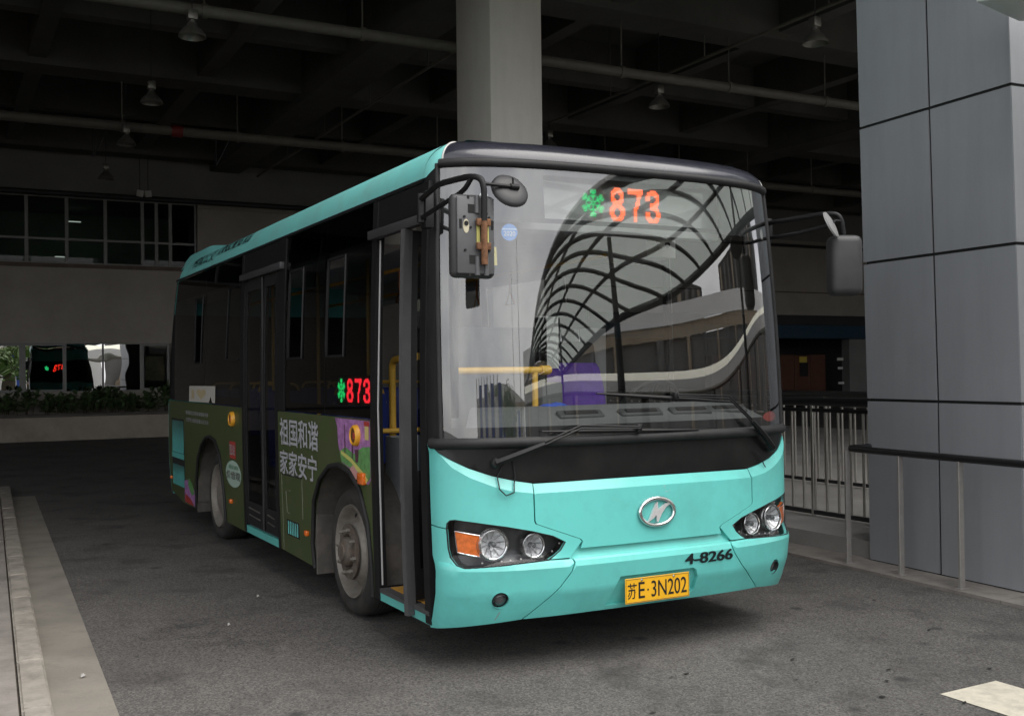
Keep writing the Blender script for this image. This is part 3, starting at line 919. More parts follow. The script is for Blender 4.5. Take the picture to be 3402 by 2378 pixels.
for k in range(12):
    x = -1.25 + k * 0.42
    t = thing('leafy_shrub', 'dark leafy shrub in the planter, ' + ordn[k] + ' from the left', 'shrub', (0, 0, 0), 'shrubs in the planter')
    if k < 4:
        st, lv = shrub_meshes(100 + k, 0.66 + 0.07 * (k % 3))
        a, b = st.build('stem', STEMM, t, 0), lv.build('foliage', LEAF, t, 0)
        protos.append((a, b))
    else:
        a, b = protos[k % 4]
        for q in (a, b):
            c = bpy.data.objects.new(q.name.split('.')[0], q.data)
            COL.objects.link(c)
            c.parent = t
    t.location = (x + random.uniform(-0.06, 0.06), 24.62 + random.uniform(-0.05, 0.1), 0.55)
    t.rotation_euler = (0, 0, random.uniform(0, 6.28))
    s = random.uniform(0.85, 1.1)
    t.scale = (s, s, s)

# ------------------------------------------------------------------ pipes, lamps and fittings under the deck
def pipe(y, z, x0, x1, r, lab, red=None):
    t = thing('ceiling_pipe', lab, 'pipe', ((x0 + x1) / 2, y, z), 'pipes hung under the deck')
    mb = MB(); mb.tube([(x0, y, z), (x1, y, z)], r, 12); mb.build('pipe_run', PIPEM, t, 60)
    x = x0 + 1
    while x < x1:
        mb = MB(); mb.tube([(x, y, z + r), (x, y, 8.56)], 0.014, 6); mb.build('hanger_rod', PIPEM, t, 60)
        mb = MB(); mb.tube([(x - 0.04, y, z), (x + 0.04, y, z)], r * 1.2, 12); mb.build('pipe_clamp', PIPEM, t, 60)
        x += 2.3
    if red:
        mb = MB(); mb.tube([(red, y, z), (red + 0.22, y, z)], r * 1.25, 12); mb.build('red_coupling', REDM, t, 60)
pipe(8.0 + 1.95, 6.62, -30, 42, 0.085, 'pale pipe hung under the deck, nearer of the two, passing behind the column')
pipe(17.5, 6.6, -30, 42, 0.10, 'pale pipe hung under the deck with a red coupling, farther back', red=1.85)
for x, z in ((5.6, 7.2), (9.6, 7.1)):
    t = thing('conduit', 'thin dark conduit under the deck %s' % ('running back beside the pale column' if x < 6 else 'running back near the right pendant lamp'), 'conduit', (x, 12, z))
    mb = MB(); mb.tube([(x, 3.5, z), (x, 25, z)], 0.03, 8); mb.build('conduit_run', PIPEM, t, 60)
    for y in range(4, 25, 3):
        mb = MB(); mb.tube([(x, y, z), (x, y, 8.56)], 0.012, 6); mb.build('hanger_rod', PIPEM, t, 60)

lt = thing('pendant_lamp', 'bell shaped metal pendant lamp hanging nearest above the bus at top left', 'lamp', (0, 0, 0), 'pendant lamps under the deck')
mb = MB(); mb.lathe([(0.035, 0.20), (0.055, 0.195), (0.075, 0.15), (0.13, 0.10), (0.172, 0.045), (0.187, 0.0), (0.180, -0.004), (0.165, 0.04), (0.12, 0.092), (0.06, 0.14), (0.0, 0.145)], (0, 0, 0), 'z', 28); mb.build('shade', LAMPM, lt, 50)
mb = MB(); mb.rbox((0, 0, 0.30), (0.13, 0.13, 0.14), bev=0.015); mb.lathe([(0.04, 0.19), (0.04, 0.24)], (0, 0, 0), 'z', 12); mb.build('ballast_box', LAMPM, lt, 40)
mb = MB(); mb.tube([(0, 0, 0.36), (0, 0, 2.4)], 0.008, 6); mb.build('cord', DARKM, lt, 60)
lt.location = (0.71, 9.82, 6.2)
for (x, y, lab) in ((0.83, 13.72, 'bell shaped pendant lamp second from the front in the left row'),
                    (0.95, 17.3, 'bell shaped pendant lamp half hidden by the pipe with the red coupling'),
                    (1.10, 21.43, 'bell shaped pendant lamp farthest back in the left row before the windows'),
                    (8.63, 6.3, 'bell shaped pendant lamp at top right beside the clad column'),
                    (8.78, 10.24, 'bell shaped pendant lamp hanging above the bus right of the pale column'),
                    (8.8, 14.1, 'bell shaped pendant lamp low beside the pale column above the bus roof')):
    o = clone(lt, None, (x, y, 6.2))
    tag(o, lab)
for x, lab in ((0.35, 'triangular steel bracket under the pipe at left'), (2.75, 'triangular steel bracket under the pipe left of the bus')):
    mb = MB()
    mb.tube([(x, 17.5, 6.5), (x, 17.5, 5.95)], 0.016, 6); mb.tube([(x, 17.5, 5.95), (x + 0.28, 17.5, 6.52)], 0.012, 6)
    tag(mb.build('pipe_bracket', DARKM, None, 60), lab, 'bracket', 'brackets under the pipe')
for x, lab in ((2.42, 'left of two small pale boxes hanging above the ribbon windows'), (2.63, 'right of two small pale boxes hanging above the ribbon windows')):
    t = thing('hanging_box', lab, 'junction box', (x, 25.0, 6.4), 'boxes hung above the windows')
    mb = MB(); mb.rbox((x, 25.0, 6.5), (0.17, 0.1, 0.17), Matrix.Rotation(rad(8 if x < 2.5 else -6), 3, 'Y'), bev=0.01); mb.build('box', CEILW, t, 30)
    mb = MB(); mb.tube([(x, 25.0, 6.57), (x, 25.0, 8.5)], 0.01, 6); mb.build('rod', DARKM, t, 60)

# ================================================================== OUTSIDE, SEEN IN THE GLASS
# wavy canopy over the walkway right of the camera
can = thing('walkway_canopy', 'arched dark steel canopy with pale panels, seen mirrored in the windscreen', 'canopy', (6.4, -8, 0))
def cl(t):            # centre line, half width, crown height at t in 0..1
    y = -0.4 - 24 * t
    return 6.7 + 0.3 * math.cos(t * 5), 2.9 + 0.3 * math.sin(t * 6), y, 4.0 + 0.5 * math.sin(t * 5.2 + 0.4)
def cpt(t, s, dz=0.0):
    cx, hw, y, zc = cl(t)
    return Vector((cx + s * hw, y + 0.6 * s, zc + 0.75 * (1 - s * s) + 0.12 * s + dz))
PANELC = mat('canopy_panel', (0.50, 0.53, 0.50), 0.5, var=0.04)
nt_ = PANELC.node_tree
tr_ = nt_.nodes.new('ShaderNodeBsdfTranslucent'); tr_.inputs['Color'].default_value = (0.62, 0.67, 0.63, 1)
ms_ = nt_.nodes.new('ShaderNodeMixShader'); ms_.inputs[0].default_value = 0.72
om_ = [n for n in nt_.nodes if n.type == 'OUTPUT_MATERIAL'][0]
nt_.links.new(nt_.nodes['Principled BSDF'].outputs[0], ms_.inputs[1]); nt_.links.new(tr_.outputs[0], ms_.inputs[2]); nt_.links.new(ms_.outputs[0], om_.inputs['Surface'])
NR, NL = 20, 4
for i in range(NR):
    for j in range(NL):
        ta, tb_ = i / NR, (i + 1) / NR
        sa, sb = -1 + 2 * j / NL, -1 + 2 * (j + 1) / NL
        mb = MB()
        mb.grid(lambda u, v: cpt(ta + (tb_ - ta) * u, sa + (sb - sa) * v, 0.10), 3, 3)
        mb.build('roof_panel', PANELC, can, 60)
for i in range(NR + 1):
    mb = MB(); mb.tube([cpt(i / NR, -1 + 2 * k / 14) for k in range(15)], 0.055, 6); mb.build('rib', CANRIB, can, 60)
for j in range(NL + 1):
    mb = MB(); mb.tube([cpt(k / 45, -1 + 2 * j / NL) for k in range(46)], 0.10 if j in (0, NL) else 0.055, 6); mb.build('purlin', CANRIB if j else CANRIB, can, 60)
for t in (0.1, 0.36, 0.62, 0.88):
    cx, hw, y, zc = cl(t)
    mb = MB()
    mb.tube([(cx + 0.4, y, 0), (cx + 0.4, y, 2.6), cpt(t, 0.1)], [0.13, 0.10, 0.07], 10)
    mb.build('post', CANRIB, can, 60)
# end beam of the canopy near the clad column
mb = MB(); mb.rbox((3.98, -0.36, 4.02), (0.46, 0.34, 0.12), Matrix.Rotation(rad(12), 3, 'X') @ Matrix.Rotation(rad(8), 3, 'Y'), bev=0.01); mb.build('end_fascia', ROOFWHITE, can, 30)

# second canopy across the yard
c2 = thing('far_canopy', 'long white wavy canopy across the yard, seen mirrored in the windscreen', 'canopy', (16, -20, 0))
def c2p(t, s, dz=0):
    a = rad(-84 + 96 * t)
    r = 21 + 7 * (1 - t) + 1.2 * math.sin(9 * t)
    z = 3.1 + 1.3 * t * t + 0.35 * math.sin(11 * t)
    rr = r + 2.0 * s
    return Vector((1.5 + rr * math.cos(a), -1 + rr * math.sin(a), z + 0.45 * (1 - s * s) + 0.35 * s + dz))
for i in range(30):
    mb = MB(); mb.grid(lambda u, v: c2p((i + u) / 30, -1 + 2 * v, 0.14), 2, 6); mb.build('roof_panel', mat('yellowed_canopy_panel', (0.66, 0.65, 0.52), 0.5, var=0.05), c2, 60)
    mb = MB(); mb.tube([c2p(i / 30, -1 + 2 * k / 8) for k in range(9)], 0.07, 6); mb.build('rib', mat('canopy_rib_grey', (0.14, 0.135, 0.11), 0.5), c2, 60)
for s in (-1, -0.33, 0.33, 1):
    mb = MB(); mb.tube([c2p(k / 90, s) for k in range(91)], 0.09, 6); mb.build('purlin', MATS['canopy_rib_grey'], c2, 60)
mb = MB(); mb.grid(lambda u, v: c2p(u, -1 - 0.03, 0.12 + 0.42 * v) , 90, 1); mb.build('fascia', ROOFWHITE, c2, 60)
for i in range(8):
    t = (i + 0.5) / 8
    q = c2p(t, 0.1)
    mb = MB(); mb.tube([(q.x, q.y, 0), (q.x, q.y, q.z - 0.9), tuple(q)], [0.16, 0.14, 0.1], 8)
    mb.tube([(q.x, q.y, q.z - 0.9), tuple(c2p(t, -0.7))], 0.07, 6); mb.tube([(q.x, q.y, q.z - 0.9), tuple(c2p(t, 0.8))], 0.07, 6)
    mb.build('post', MATS['canopy_rib_grey'], c2, 60)
# curved ramp / building ring farther off
rg = thing('curved_ramp', 'curved concrete ramp with white parapet beyond the yard, seen mirrored in the windscreen', 'ramp', (20, -40, 0))
def rgp(t, z, dr=0.0):
    a = rad(-84 + 88 * t)
    r = 54 - 6 * math.sin(t * 3.1) + dr
    lift = 1.8 * math.sin(t * 3.14)
    return Vector((2 + r * math.cos(a), r * math.sin(a), z + (lift if z > 0.1 else 0)))
mb = MB(); mb.grid(lambda u, v: rgp(u, 5.9 * v), 60, 1); mb.build('ramp_wall', VIADUCT, rg, 60)
mb = MB(); mb.grid(lambda u, v: rgp(u, 5.9 + 0.9 * v, -0.5), 60, 1); mb.build('ledge', BEIGEL, rg, 60)
mb = MB(); mb.grid(lambda u, v: rgp(u, 6.8 + 1.5 * v, -0.8 + 0.5 * v), 60, 3); mb.build('parapet', ROOFWHITE, rg, 60)
for i in range(22):
    t = (i + 0.5) / 22
    a, b = rgp(t, 0.0, -0.4), rgp(t, 5.9, -0.4)
    mb = MB(); mb.tube([a, b], 0.28, 6); mb.build('pier', VIADUCT if i % 2 else BEIGEL, rg, 60)
# pale hall with blue bays, to the left of the ramp
hb = thing('pale_hall', 'pale hall with blue window bays and rounded roof, mirrored in the left of the windscreen', 'building', (-4, -52, 0))
mb = MB(); mb.box(-16, 7, -58, -50, 0, 4.2); mb.build('wall', ROOFWHITE, hb, 0)
mb = MB(); mb.grid(lambda u, v: Vector((-16.5 + 24 * u, -50.2 - 8 * v, 4.2 + 1.5 * math.sin(math.pi * u) * math.cos(v * 1.2))), 24, 6); mb.build('roof', ROOFWHITE, hb, 60)
mb = MB(); mb.grid(lambda u, v: Vector((-16.5 + 24 * u, -50.2, 4.0 + (0.2 + 1.5 * math.sin(math.pi * u)) * v)), 24, 1); mb.build('gable', ROOFWHITE, hb, 60)
mb = MB(); mb.box(-16.6, 7.6, -50.19, -49.7, 3.8, 4.2); mb.build('ledge', BEIGEL, hb, 0)
for k in range(9):
    x = -15 + k * 2.4
    mb = MB(); mb.box(x, x + 0.9, -49.98, -49.9, 0.4, 3.6); mb.build('window', BLUEG, hb, 0)
    mb = MB(); mb.box(x + 1.2, x + 1.6, -49.98, -49.6, 0.0, 4.0); mb.build('pier', BEIGEL, hb, 0)
# dark office block behind the ramp
ob = thing('office_block', 'dark grey office block beyond the ramp, mirrored in the windscreen', 'building', (58, -52, 0))
for (xa, xb, ya, yb, h) in ((34, 60, -72, -60, 17), (62, 78, -50, -16, 18)):
    mb = MB(); mb.box(xa, xb, ya, yb, 0, h); mb.build('wall', mat('office_dark', (0.05, 0.05, 0.048), 0.7, var=0.3, scale=0.3), ob, 0)
for k in range(10):
    mb = MB(); mb.box(35 + k * 2.5, 36 + k * 2.5, -59.98, -59.7, 0, 16.5); mb.build('fin', BEIGEL if k % 3 == 0 else VIADUCT, ob, 0)
    mb = MB(); mb.box(61.7, 61.98, -49 + k * 3.2, -48 + k * 3.2, 0, 17.5); mb.build('fin', BEIGEL if k % 3 == 0 else VIADUCT, ob, 0)
# blue hoarding with concrete posts
hd = thing('site_hoarding', 'blue panel hoarding with pale concrete posts outside, mirrored in the left of the windscreen', 'fence', (-5.5, -22, 0))
for k in range(8):
    x = -9.4 + k * 1.0
    mb = MB(); mb.box(x + 0.17, x + 0.99, -22.05, -22.0, 0.1, 2.9 + 0.5 * (k % 2)); mb.build('panel', BLUEG if k % 2 else ROOFWHITE, hd, 0)
    mb = MB(); mb.box(x, x + 0.16, -22.1, -21.94, 0, 3.7); mb.build('post', BEIGEL, hd, 0)
# trees and lawn
o = MB().add([(-30, -46, 0.006), (3.2, -46, 0.006), (3.2, -26, 0.006), (-30, -26, 0.006)], [(0, 1, 2, 3)]).build('lawn', GRASS, None, 0)
tag(o, 'strip of green lawn outside, mirrored in the back windows', 'lawn', kind='structure')
def tree(x, y, h, r, lab, seed):
    rnd = random.Random(seed)
    t = thing('broadleaf_tree', lab, 'tree', (x, y, 0), 'trees outside the station')
    mb = MB(); mb.tube([(x, y, 0), (x + .1, y, h * .35), (x, y + .1, h * .7)], [0.2, 0.15, 0.07], 8)
    for k in range(5):
        a = rnd.uniform(0, 6.28)
        mb.tube([(x + .05, y, h * (0.3 + .06 * k)), (x + r * .6 * math.cos(a), y + r * .6 * math.sin(a), h * (.5 + .08 * k))], [0.08, 0.03], 5)
    mb.build('trunk', STEMM, t, 60)
    lv = MB()
    cl_ = [(Vector((rnd.gauss(0, .45) * r, rnd.gauss(0, .45) * r, h * rnd.uniform(.42, .98))), r * rnd.uniform(.28, .5)) for _ in range(16)]
    for k in range(1100):
        c_, cr = rnd.choice(cl_)
        d = Vector((rnd.gauss(0, 1), rnd.gauss(0, 1), rnd.gauss(0, 1))).normalized()
        q = Vector((x, y, 0)) + c_ + d * cr * rnd.uniform(.6, 1.05)
        a = Vector((rnd.gauss(0, 1), rnd.gauss(0, 1), rnd.gauss(0, 1))).normalized() * .16
        b = a.cross(d).normalized() * .11
        lv.add([q - a, q + b, q + a, q - b], [(0, 1, 2, 3)])
    lv.build('crown', TREEL, t, 0, fix=False)
for k, (x, y, h, r, lab) in enumerate(((-3.6, -31, 3.6, 1.9, 'bushy green tree outside on the lawn, leftmost'), (-0.9, -33, 3.9, 2.0, 'taller green tree outside on the lawn, middle'),
                                       (-6.8, -36, 4.2, 2.2, 'broad green tree at the far end of the lawn'), (1.3, -36, 3.2, 1.7, 'small green tree outside on the lawn, rightmost'))):
    tree(x, y, h, r, lab, 50 + k)
for x, y, lab in ((3.6, -30, 'tall thin steel mast outside, nearer of two mirrored in the windscreen'), (2.2, -36, 'tall thin steel mast outside, farther of two mirrored in the windscreen')):
    tag(MB().tube([(x, y, 0), (x, y, 11)], [0.09, 0.03], 6).build('mast', DARKM, None, 60), lab, 'mast', 'masts outside')

# ================================================================== THE BUS
HW = 1.23                                   # half width; the door side is x = 0, the nose is y = 0
BD, BP = 0.34, 3.2
_U, _Y, _S = [], [], []
for i in range(401):
    th = -math.pi / 2 + math.pi * i / 400
    a = abs(th)
    _U.append(math.copysign(math.sin(a) ** (2 / BP), th) * HW)
    _Y.append(BD * (1 - math.cos(a)))
_S = [0.0]
for i in range(400): _S.append(_S[-1] + math.hypot(_U[i + 1] - _U[i], _Y[i + 1] - _Y[i]))
_mid = _S[200]
_S = [s - _mid for s in _S]
SM = _S[-1]
import bisect
def _ip(s, T):
    s = max(-SM, min(SM, s))
    i = min(399, max(0, bisect.bisect_right(_S, s) - 1))
    return T[i] + (T[i + 1] - T[i]) * (s - _S[i]) / (_S[i + 1] - _S[i])
def sx(z): return (0.032 if z > 1.4 else 0.022) * ((z - 1.4) / 1.2) ** 2
PZ = [.22, .30, .425, .56, .588, .603, .62, .95, 1.21]
PY = [.085, .042, -.008, -.024, -.012, .006, .012, .022, .026]
CS = [0, .75, .884, .98, 1.1, 1.2, 1.25, 1.37]
CZ = [.96, .958, .976, 1.003, 1.05, 1.105, 1.154, 1.25]
def gp(z):
    t = (z - 1.27) / 1.43
    return .05 + .055 * t + .035 * t * t
def fprof(s, z):
    if z >= 1.215: return gp(z)
    return lerp(z, PZ, PY) + min(.027, max(0, (z - lerp(abs(s), CS, CZ)) * .55))
def front(s, z, off=0.0):
    k = (HW - sx(z)) / HW
    x, y = _ip(s, _U), _ip(s, _Y)
    e = 0.004
    tx, ty = _ip(s + e, _U) - _ip(s - e, _U), _ip(s + e, _Y) - _ip(s - e, _Y)
    l = math.hypot(tx, ty)
    return Vector((HW + x * k - ty / l * off, y + fprof(s, z) + tx / l * off, z))
def fbasis(s, z):
    a = front(s + .01, z) - front(s - .01, z)
    b = front(s, z + .01) - front(s, z - .01)
    a.normalize()
    n = a.cross(b).normalized()          # points out of the bus
    if n.y > 0: n = -n
    b = n.cross(a)
    return Matrix((a, b, n)).transposed()
def side(y, z, off=0.0): return Vector((sx(z) + off, y, z))
def sideR(y, z, off=0.0): return Vector((2 * HW - sx(z) - off, y, z))
def yr(z): return lerp(z, [.2, .3, .68, 1.31, 2.0, 2.68, 2.9], [7.78, 7.84, 7.93, 7.87, 7.76, 7.52, 7.40])

bus = thing('city_bus', 'turquoise city bus with green side wrap, front door open, parked in the lane', 'bus', (HW, 3.9, 0))

# ---- nose: dark under-shell and panels
patch('nose_shell', DARKUN, [(-SM, .30), (SM, .30), (SM, 1.23), (-SM, 1.23)], front, .07, .12, 0, parent=bus)
mask_lo = [(-1.312, 1.205), (-1.277, 1.182), (-1.2, 1.148), (-1.1, 1.103), (-.976, 1.060), (-.85, 1.030), (-.751, 1.013), (-.58, 1.012), (-.23, 1.016)]
ml = mask_lo + mirror(mask_lo)
patch('black_mask', MASKB, ml + [(1.312, 1.213), (-1.312, 1.213)], front, .05, .001, .02, parent=bus)
hoodl = [(-.757, .95), (-.757, .812), (-.750, .795), (-.666, .763), (-.567, .727), (-.490, .698), (-.478, .684), (-.492, .648)]
g = .004
hood_l = [(-.747, 1.007)] + [(a + g, b) for a, b in hoodl]
GC = [(q, lerp(abs(q), CS, CZ)) for q in [-1.36 + 2.72 * k / 136 for k in range(137)]]
GB = [[(q, zz) for q in [-1.34 + 2.68 * k / 67 for k in range(68)]] for zz in (.425, .56, .588)]
hood = hood_l + mirror(hood_l)
hood = hood + [(.3, 1.011), (-.3, 1.011)]
patch('hood_panel', TEAL, hood, front, .045, 0, .02, parent=bus, smooth=18, guides=[GC])
head_top = [(-.690, .603), (-.650, .620), (-.612, .647), (-.582, .688), (-.657, .725), (-.776, .757), (-.92, .787), (-1.09, .814), (-1.197, .828), (-1.226, .824), (-1.243, .808), (-1.247, .783)]
corner = [(-SM, 1.225), (-1.325, 1.225)] + [(a, b - .004) for a, b in mask_lo[:7]] + [(a - g, b) for a, b in hoodl[:7]] + [(-.560, .603)] + head_top + [(-SM, .795)]
head_bot = [(-1.247, .777), (-1.245, .75), (-1.242, .677), (-1.231, .629), (-1.206, .590), (-1.166, .576), (-.943, .587), (-.684, .597)]
seam = [(-.553, .595), (-.549, .578), (-.569, .534), (-.638, .453), (-.717, .382), (-.776, .332), (-.831, .285)]
bside = [(-SM, .789)] + head_bot + seam + [(-1.057, .262), (-1.206, .244), (-1.3, .231), (-SM, .225)]
fog = ell(-.969, .402, .046, .043, 18)
for sg in (1, -1):
    M_ = (lambda p: p) if sg == 1 else mirror
    patch('corner_panel', TEAL, M_(corner), front, .04, 0, .02, parent=bus, smooth=18, guides=[GC])
    patch('bumper_corner', TEAL, M_(bside), front, .04, 0, .024, holes=[M_(fog)], parent=bus, smooth=18, guides=GB)
bl = [(a + .009, b) for a, b in seam]
bcen = [(-.535, .597)] + bl + [(-.4, .290)] + [(.4, .290)] + mirror(bl) + [(.535, .597)]
rec = [(-.252, .476), (.252, .476), (.276, .462), (.29, .42), (.285, .345), (.25, .318), (-.33, .312), (-.275, .44)]
patch('bumper_centre', TEAL, bcen, front, .04, 0, .03, holes=[rec], parent=bus, smooth=18, guides=GB)
patch('plate_recess', TEAL, [(a * 1.02, b) for a, b in rec], front, .05, .028, 0, parent=bus)
patch('lower_grille_strip', TEAL, [(-.56, .592), (.56, .592), (.53, .66), (-.53, .66)], front, .06, .026, 0, parent=bus)
# crack and scuffs on the bumper corner
mb = MB()
mb.add([front(-.965, .335, -.0015), front(-.957, .338, -.0015), front(-.978, .29, -.0015), front(-.985, .287, -.0015)], [(0, 1, 2, 3)])
mb.build('bumper_crack', mat('crack_grey', (0.25, 0.3, 0.29), 0.8), bus, 0)

mb = MB()
for (a, b, w, h) in ((.075, .945, .010, .006), (.082, .935, .006, .004), (.085, .915, .012, .004), (.10, .917, .008, .003), (.115, .92, .004, .006)):
    mb.add([front(a, b, -.001), front(a + w, b + h, -.001), front(a + w * .8, b + h * 2, -.001), front(a - w * .3, b + h, -.001)], [(0, 1, 2, 3)])
mb.build('paint_scuff', mat('scuff', (0.30, 0.50, 0.47), 0.8), bus, 0)
# ---- headlamps
def headlamp(sg):
    M_ = (lambda p: p) if sg == 1 else mirror
    hl = [(a, b) for a, b in head_top[1:]] + head_bot[1:-1] + [(-.69, .600)]
    inner = M_([(a * .998, b) for a, b in hl])
    h = patch('headlamp', HOUSING, inner, front, .05, .088, 0, parent=bus)
    def sub(mb, n, m, sm=45):
        o = mb.build(n, m, None, sm)
        o.parent = h
        o.matrix_parent_inverse = Matrix.Translation(-bus.location) if False else IDENT
        o.matrix_parent_inverse = IDENT
        return o
    # amber indicator
    am = M_([(-1.199, .768), (-1.062, .745), (-1.066, .632), (-1.188, .656)])
    p = patch('indicator', AMBER, am, front, .03, .008, .02)
    p.parent = h
    rim_ = MB()
    rim_.tube([front(a, b, .007) for a, b in resample(am, .03)], .0028, 5, closed=True)
    sub(rim_, 'indicator_trim', CHROME)
    for ca, cb, r, nm in ((-.99, .692, .076, 'main'), (-.765, .678, .062, 'dip')):
        s_, z_ = ca * sg, cb
        B = fbasis(s_ * .72, z_)
        P = front(s_, z_, .016)
        mb = MB()
        pr = []
        for k in range(9):
            q = r * .93 * (1 - k / 8)
            pr.append((q, -.05 + .055 * (q / (r * .93)) ** 2 - .012))
        mb.lathe([(r, .0), (r * 1.06, .004), (r * 1.08, -.004), (r * 1.08, -.03)], P, m=B, seg=36)
        mb.lathe([(r * .93, .004), (r, .006), (r, .0)], P, m=B, seg=36)
        sub(mb, 'lamp_ring', CHROME)
        mb = MB(); mb.lathe(pr, P, m=B, seg=18)
        o = sub(mb, 'reflector', REFL, 0)
        mb = MB(); mb.lathe([(.017, -.04), (.017, .0), (.012, .008), (0, .01)], P, m=B, seg=12)
        sub(mb, 'bulb', mat('bulb_shield', (0.25, 0.26, 0.27), 0.2, metal=0.8))
        mb = MB()
        for k in range(10):
            a = 2 * math.pi * k / 10 + .2
            d0, d1 = B @ Vector((math.cos(a) * r * .38, math.sin(a) * r * .38, -.045)), B @ Vector((math.cos(a) * r * .9, math.sin(a) * r * .9, -.008))
            mb.tube([P + d0, P + d1], .0022, 4)
        sub(mb, 'reflector_ribs', mat('lamp_flute', (0.3, 0.3, 0.3), 0.3, metal=0.9))
        if nm == 'main':
            mb = MB(); mb.lathe([(r * 1.10, -.02), (r * 1.18, -.012), (r * 1.2, -.03)], P, m=B, seg=36)
            sub(mb, 'bezel', mat('bezel_silver', (0.5, 0.5, 0.5), 0.25, metal=0.9))
    mb = MB()
    for a, b in ((-1.06, .598), (-.95, .603), (-.90, .606), (-.84, .610), (-.78, .612), (-.72, .617), (-.655, .64), (-.61, .68)):
        q = front(a * sg, b, .022)
        mb.lathe([(0, .004), (.005, .003), (.006, 0)], q, m=fbasis(a * sg, b), seg=8)
    sub(mb, 'screw_heads', DULLSTEEL)
    ln = patch('lens_cover', LENSG, inner, front, .04, .002, 0)
    ln.parent = h
    # rubber seal
    mb = MB(); mb.tube([front(a, b, .003) for a, b in resample(inner, .03)], .0045, 5, closed=True)
    sub(mb, 'seal', RUBBER)
    # fog lamp
    B = fbasis(-.8 * sg, .402)
    P = front(-.969 * sg, .402, .03)
    mb = MB(); mb.lathe([(.044, .03), (.044, -.005), (.0, -.02)], P, m=B, seg=24)
    f = mb.build('fog_lamp', HOUSING, bus, 45)
    mb = MB(); mb.lathe([(.038, .0), (.03, .012), (.015, .017), (0, .018)], P, m=B, seg=24)
    o = mb.build('fog_lens', mat('fog_glass', (0.16, 0.165, 0.17), 0.08, metal=0.5), None, 60)
    o.parent = f
headlamp(1)
headlamp(-1)

# ---- badge
mb = MB()
mb.tube([front(.015 + .118 * math.cos(t), .812 + .076 * math.sin(t), -.012) for t in [2 * math.pi * k / 48 for k in range(48)]], .0115, 8, closed=True)
bd = mb.build('badge', CHROME, bus, 60)
zig = [(-.098, -.050), (-.062, -.048), (-.010, .046), (.004, .055), (.006, .008), (.022, .022), (.060, .043), (.108, .046), (.062, .024), (.030, -.012), (.006, -.057), (-.006, -.058), (-.008, -.018), (-.026, -.034), (-.060, -.052)]
mb = MB(); mb.prism(zig, lambda a, b, t: front(.015 + a, .812 + b, -.003 if t else -.016))
o = mb.build('badge_emblem', mat('emblem_silver', (0.85, 0.85, 0.86), 0.3, metal=0.6), None, 30)
o.parent = bd

# ---- number, plate
fn_ = lettering('fleet_number', 'number', BLACKINK, front, .185, .498, .358, .064, bus, -.004)
q = lettering('fleet_number_stroke', 'number', BLACKINK, front, .189, .498, .358, .064, None, -.0045); q.parent = fn_
def plate_fn(a, b, off=0.0):
    return Vector((HW + a, -.030 + off + .0 * b, b))
mb = MB(); mb.rbox((HW - .002, -.012, .387), (.44, .004, .140), bev=.0015, seg=1)
npl = mb.build('number_plate', PLATEY, bus, 30)
def pfn(a, b, off=0.0): return Vector((HW - .002 + a, -.0155 + off, .387 + b))
for key, a0, b0, w, h in (('plate_a', -.205, -.045, .062, .088), ('plate_b', -.132, -.045, .042, .09), ('plate_c', -.045, -.045, .245, .09)):
    o = lettering('plate_lettering', key, BLACKINK, pfn, a0, b0, w, h, None, 0.0)
    o.parent = npl
mb = MB(); mb.lathe([(.006, .0), (.0, -.0006)], pfn(-.068, -.002, 0), 'y', 10); o = mb.build('plate_dot', BLACKINK, None, 0); o.parent = npl
mb = MB()
e_ = [(-.214, -.064), (.214, -.064), (.214, .064), (-.214, .064)]
mb.tube([pfn(a, b, .0008) for a, b in e_], .0012, 4, closed=True); o = mb.build('plate_border', BLACKINK, None, 0); o.parent = npl
for a in (-.11, .11):
    mb = MB(); mb.lathe([(.008, .006), (.008, .0), (.005, -.004), (0, -.005)], pfn(a, .056, 0), 'y', 12); o = mb.build('plate_screw', CHROME, None, 40); o.parent = npl

# ---- windscreen
ws = [(-1.245, 1.245), (1.245, 1.245), (1.245, 2.742), (-1.245, 2.742)]
wsc = patch('windscreen', WSGLASS, ws, front, .05, .003, 0, parent=bus, smooth=60)
FRIT = mat('frit_black', (0.010, 0.010, 0.012), 0.3)
def frit(poly, holes=()):
    o = patch('frit_band', FRIT, poly, front, .07, .014, 0, holes=holes)
    o.parent = wsc
frit([(-1.235, 2.43), (1.235, 2.43), (1.235, 2.74), (-1.235, 2.74)], [[(-.625, 2.457), (.625, 2.457), (.63, 2.70), (-.63, 2.70)]])
frit([(-1.235, 1.25), (1.235, 1.25), (1.235, 1.315), (-1.235, 1.315)])
frit([(-1.24, 1.317), (-1.19, 1.317), (-1.19, 2.428), (-1.24, 2.428)])
frit([(1.19, 1.317), (1.24, 1.317), (1.24, 2.428), (1.19, 2.428)])
# stickers on the glass
o = patch('inspection_sticker', mat('sticker_blue', (0.05, 0.22, 0.62), 0.5), ell(-.842, 2.372, .047, .047, 24), front, .03, .006, 0); o.parent = wsc
o = lettering('sticker_year', 'year', WHITEP, front, -.875, 2.352, .066, .026, None, .005); o.parent = wsc
o = patch('sticker_bar', mat('sticker_pale', (0.35, 0.5, 0.75), 0.5), [(-.885, 2.385), (-.80, 2.385), (-.80, 2.394), (-.885, 2.394)], front, .04, .0055, 0); o.parent = wsc
o = patch('paper_label', mat('label_yellow', (0.6, 0.5, 0.1), 0.6), [(-.936, 2.19), (-.915, 2.19), (-.918, 2.29), (-.938, 2.29)], front, .04, .006, 0); o.parent = wsc
o = patch('round_label', WHITEP, ell(-.985, 2.56, .027, .034, 16), front, .03, .006, 0); o.parent = wsc
o = patch('round_label', WHITEP, ell(1.07, 2.46, .022, .034, 16), front, .03, .006, 0); o.parent = wsc
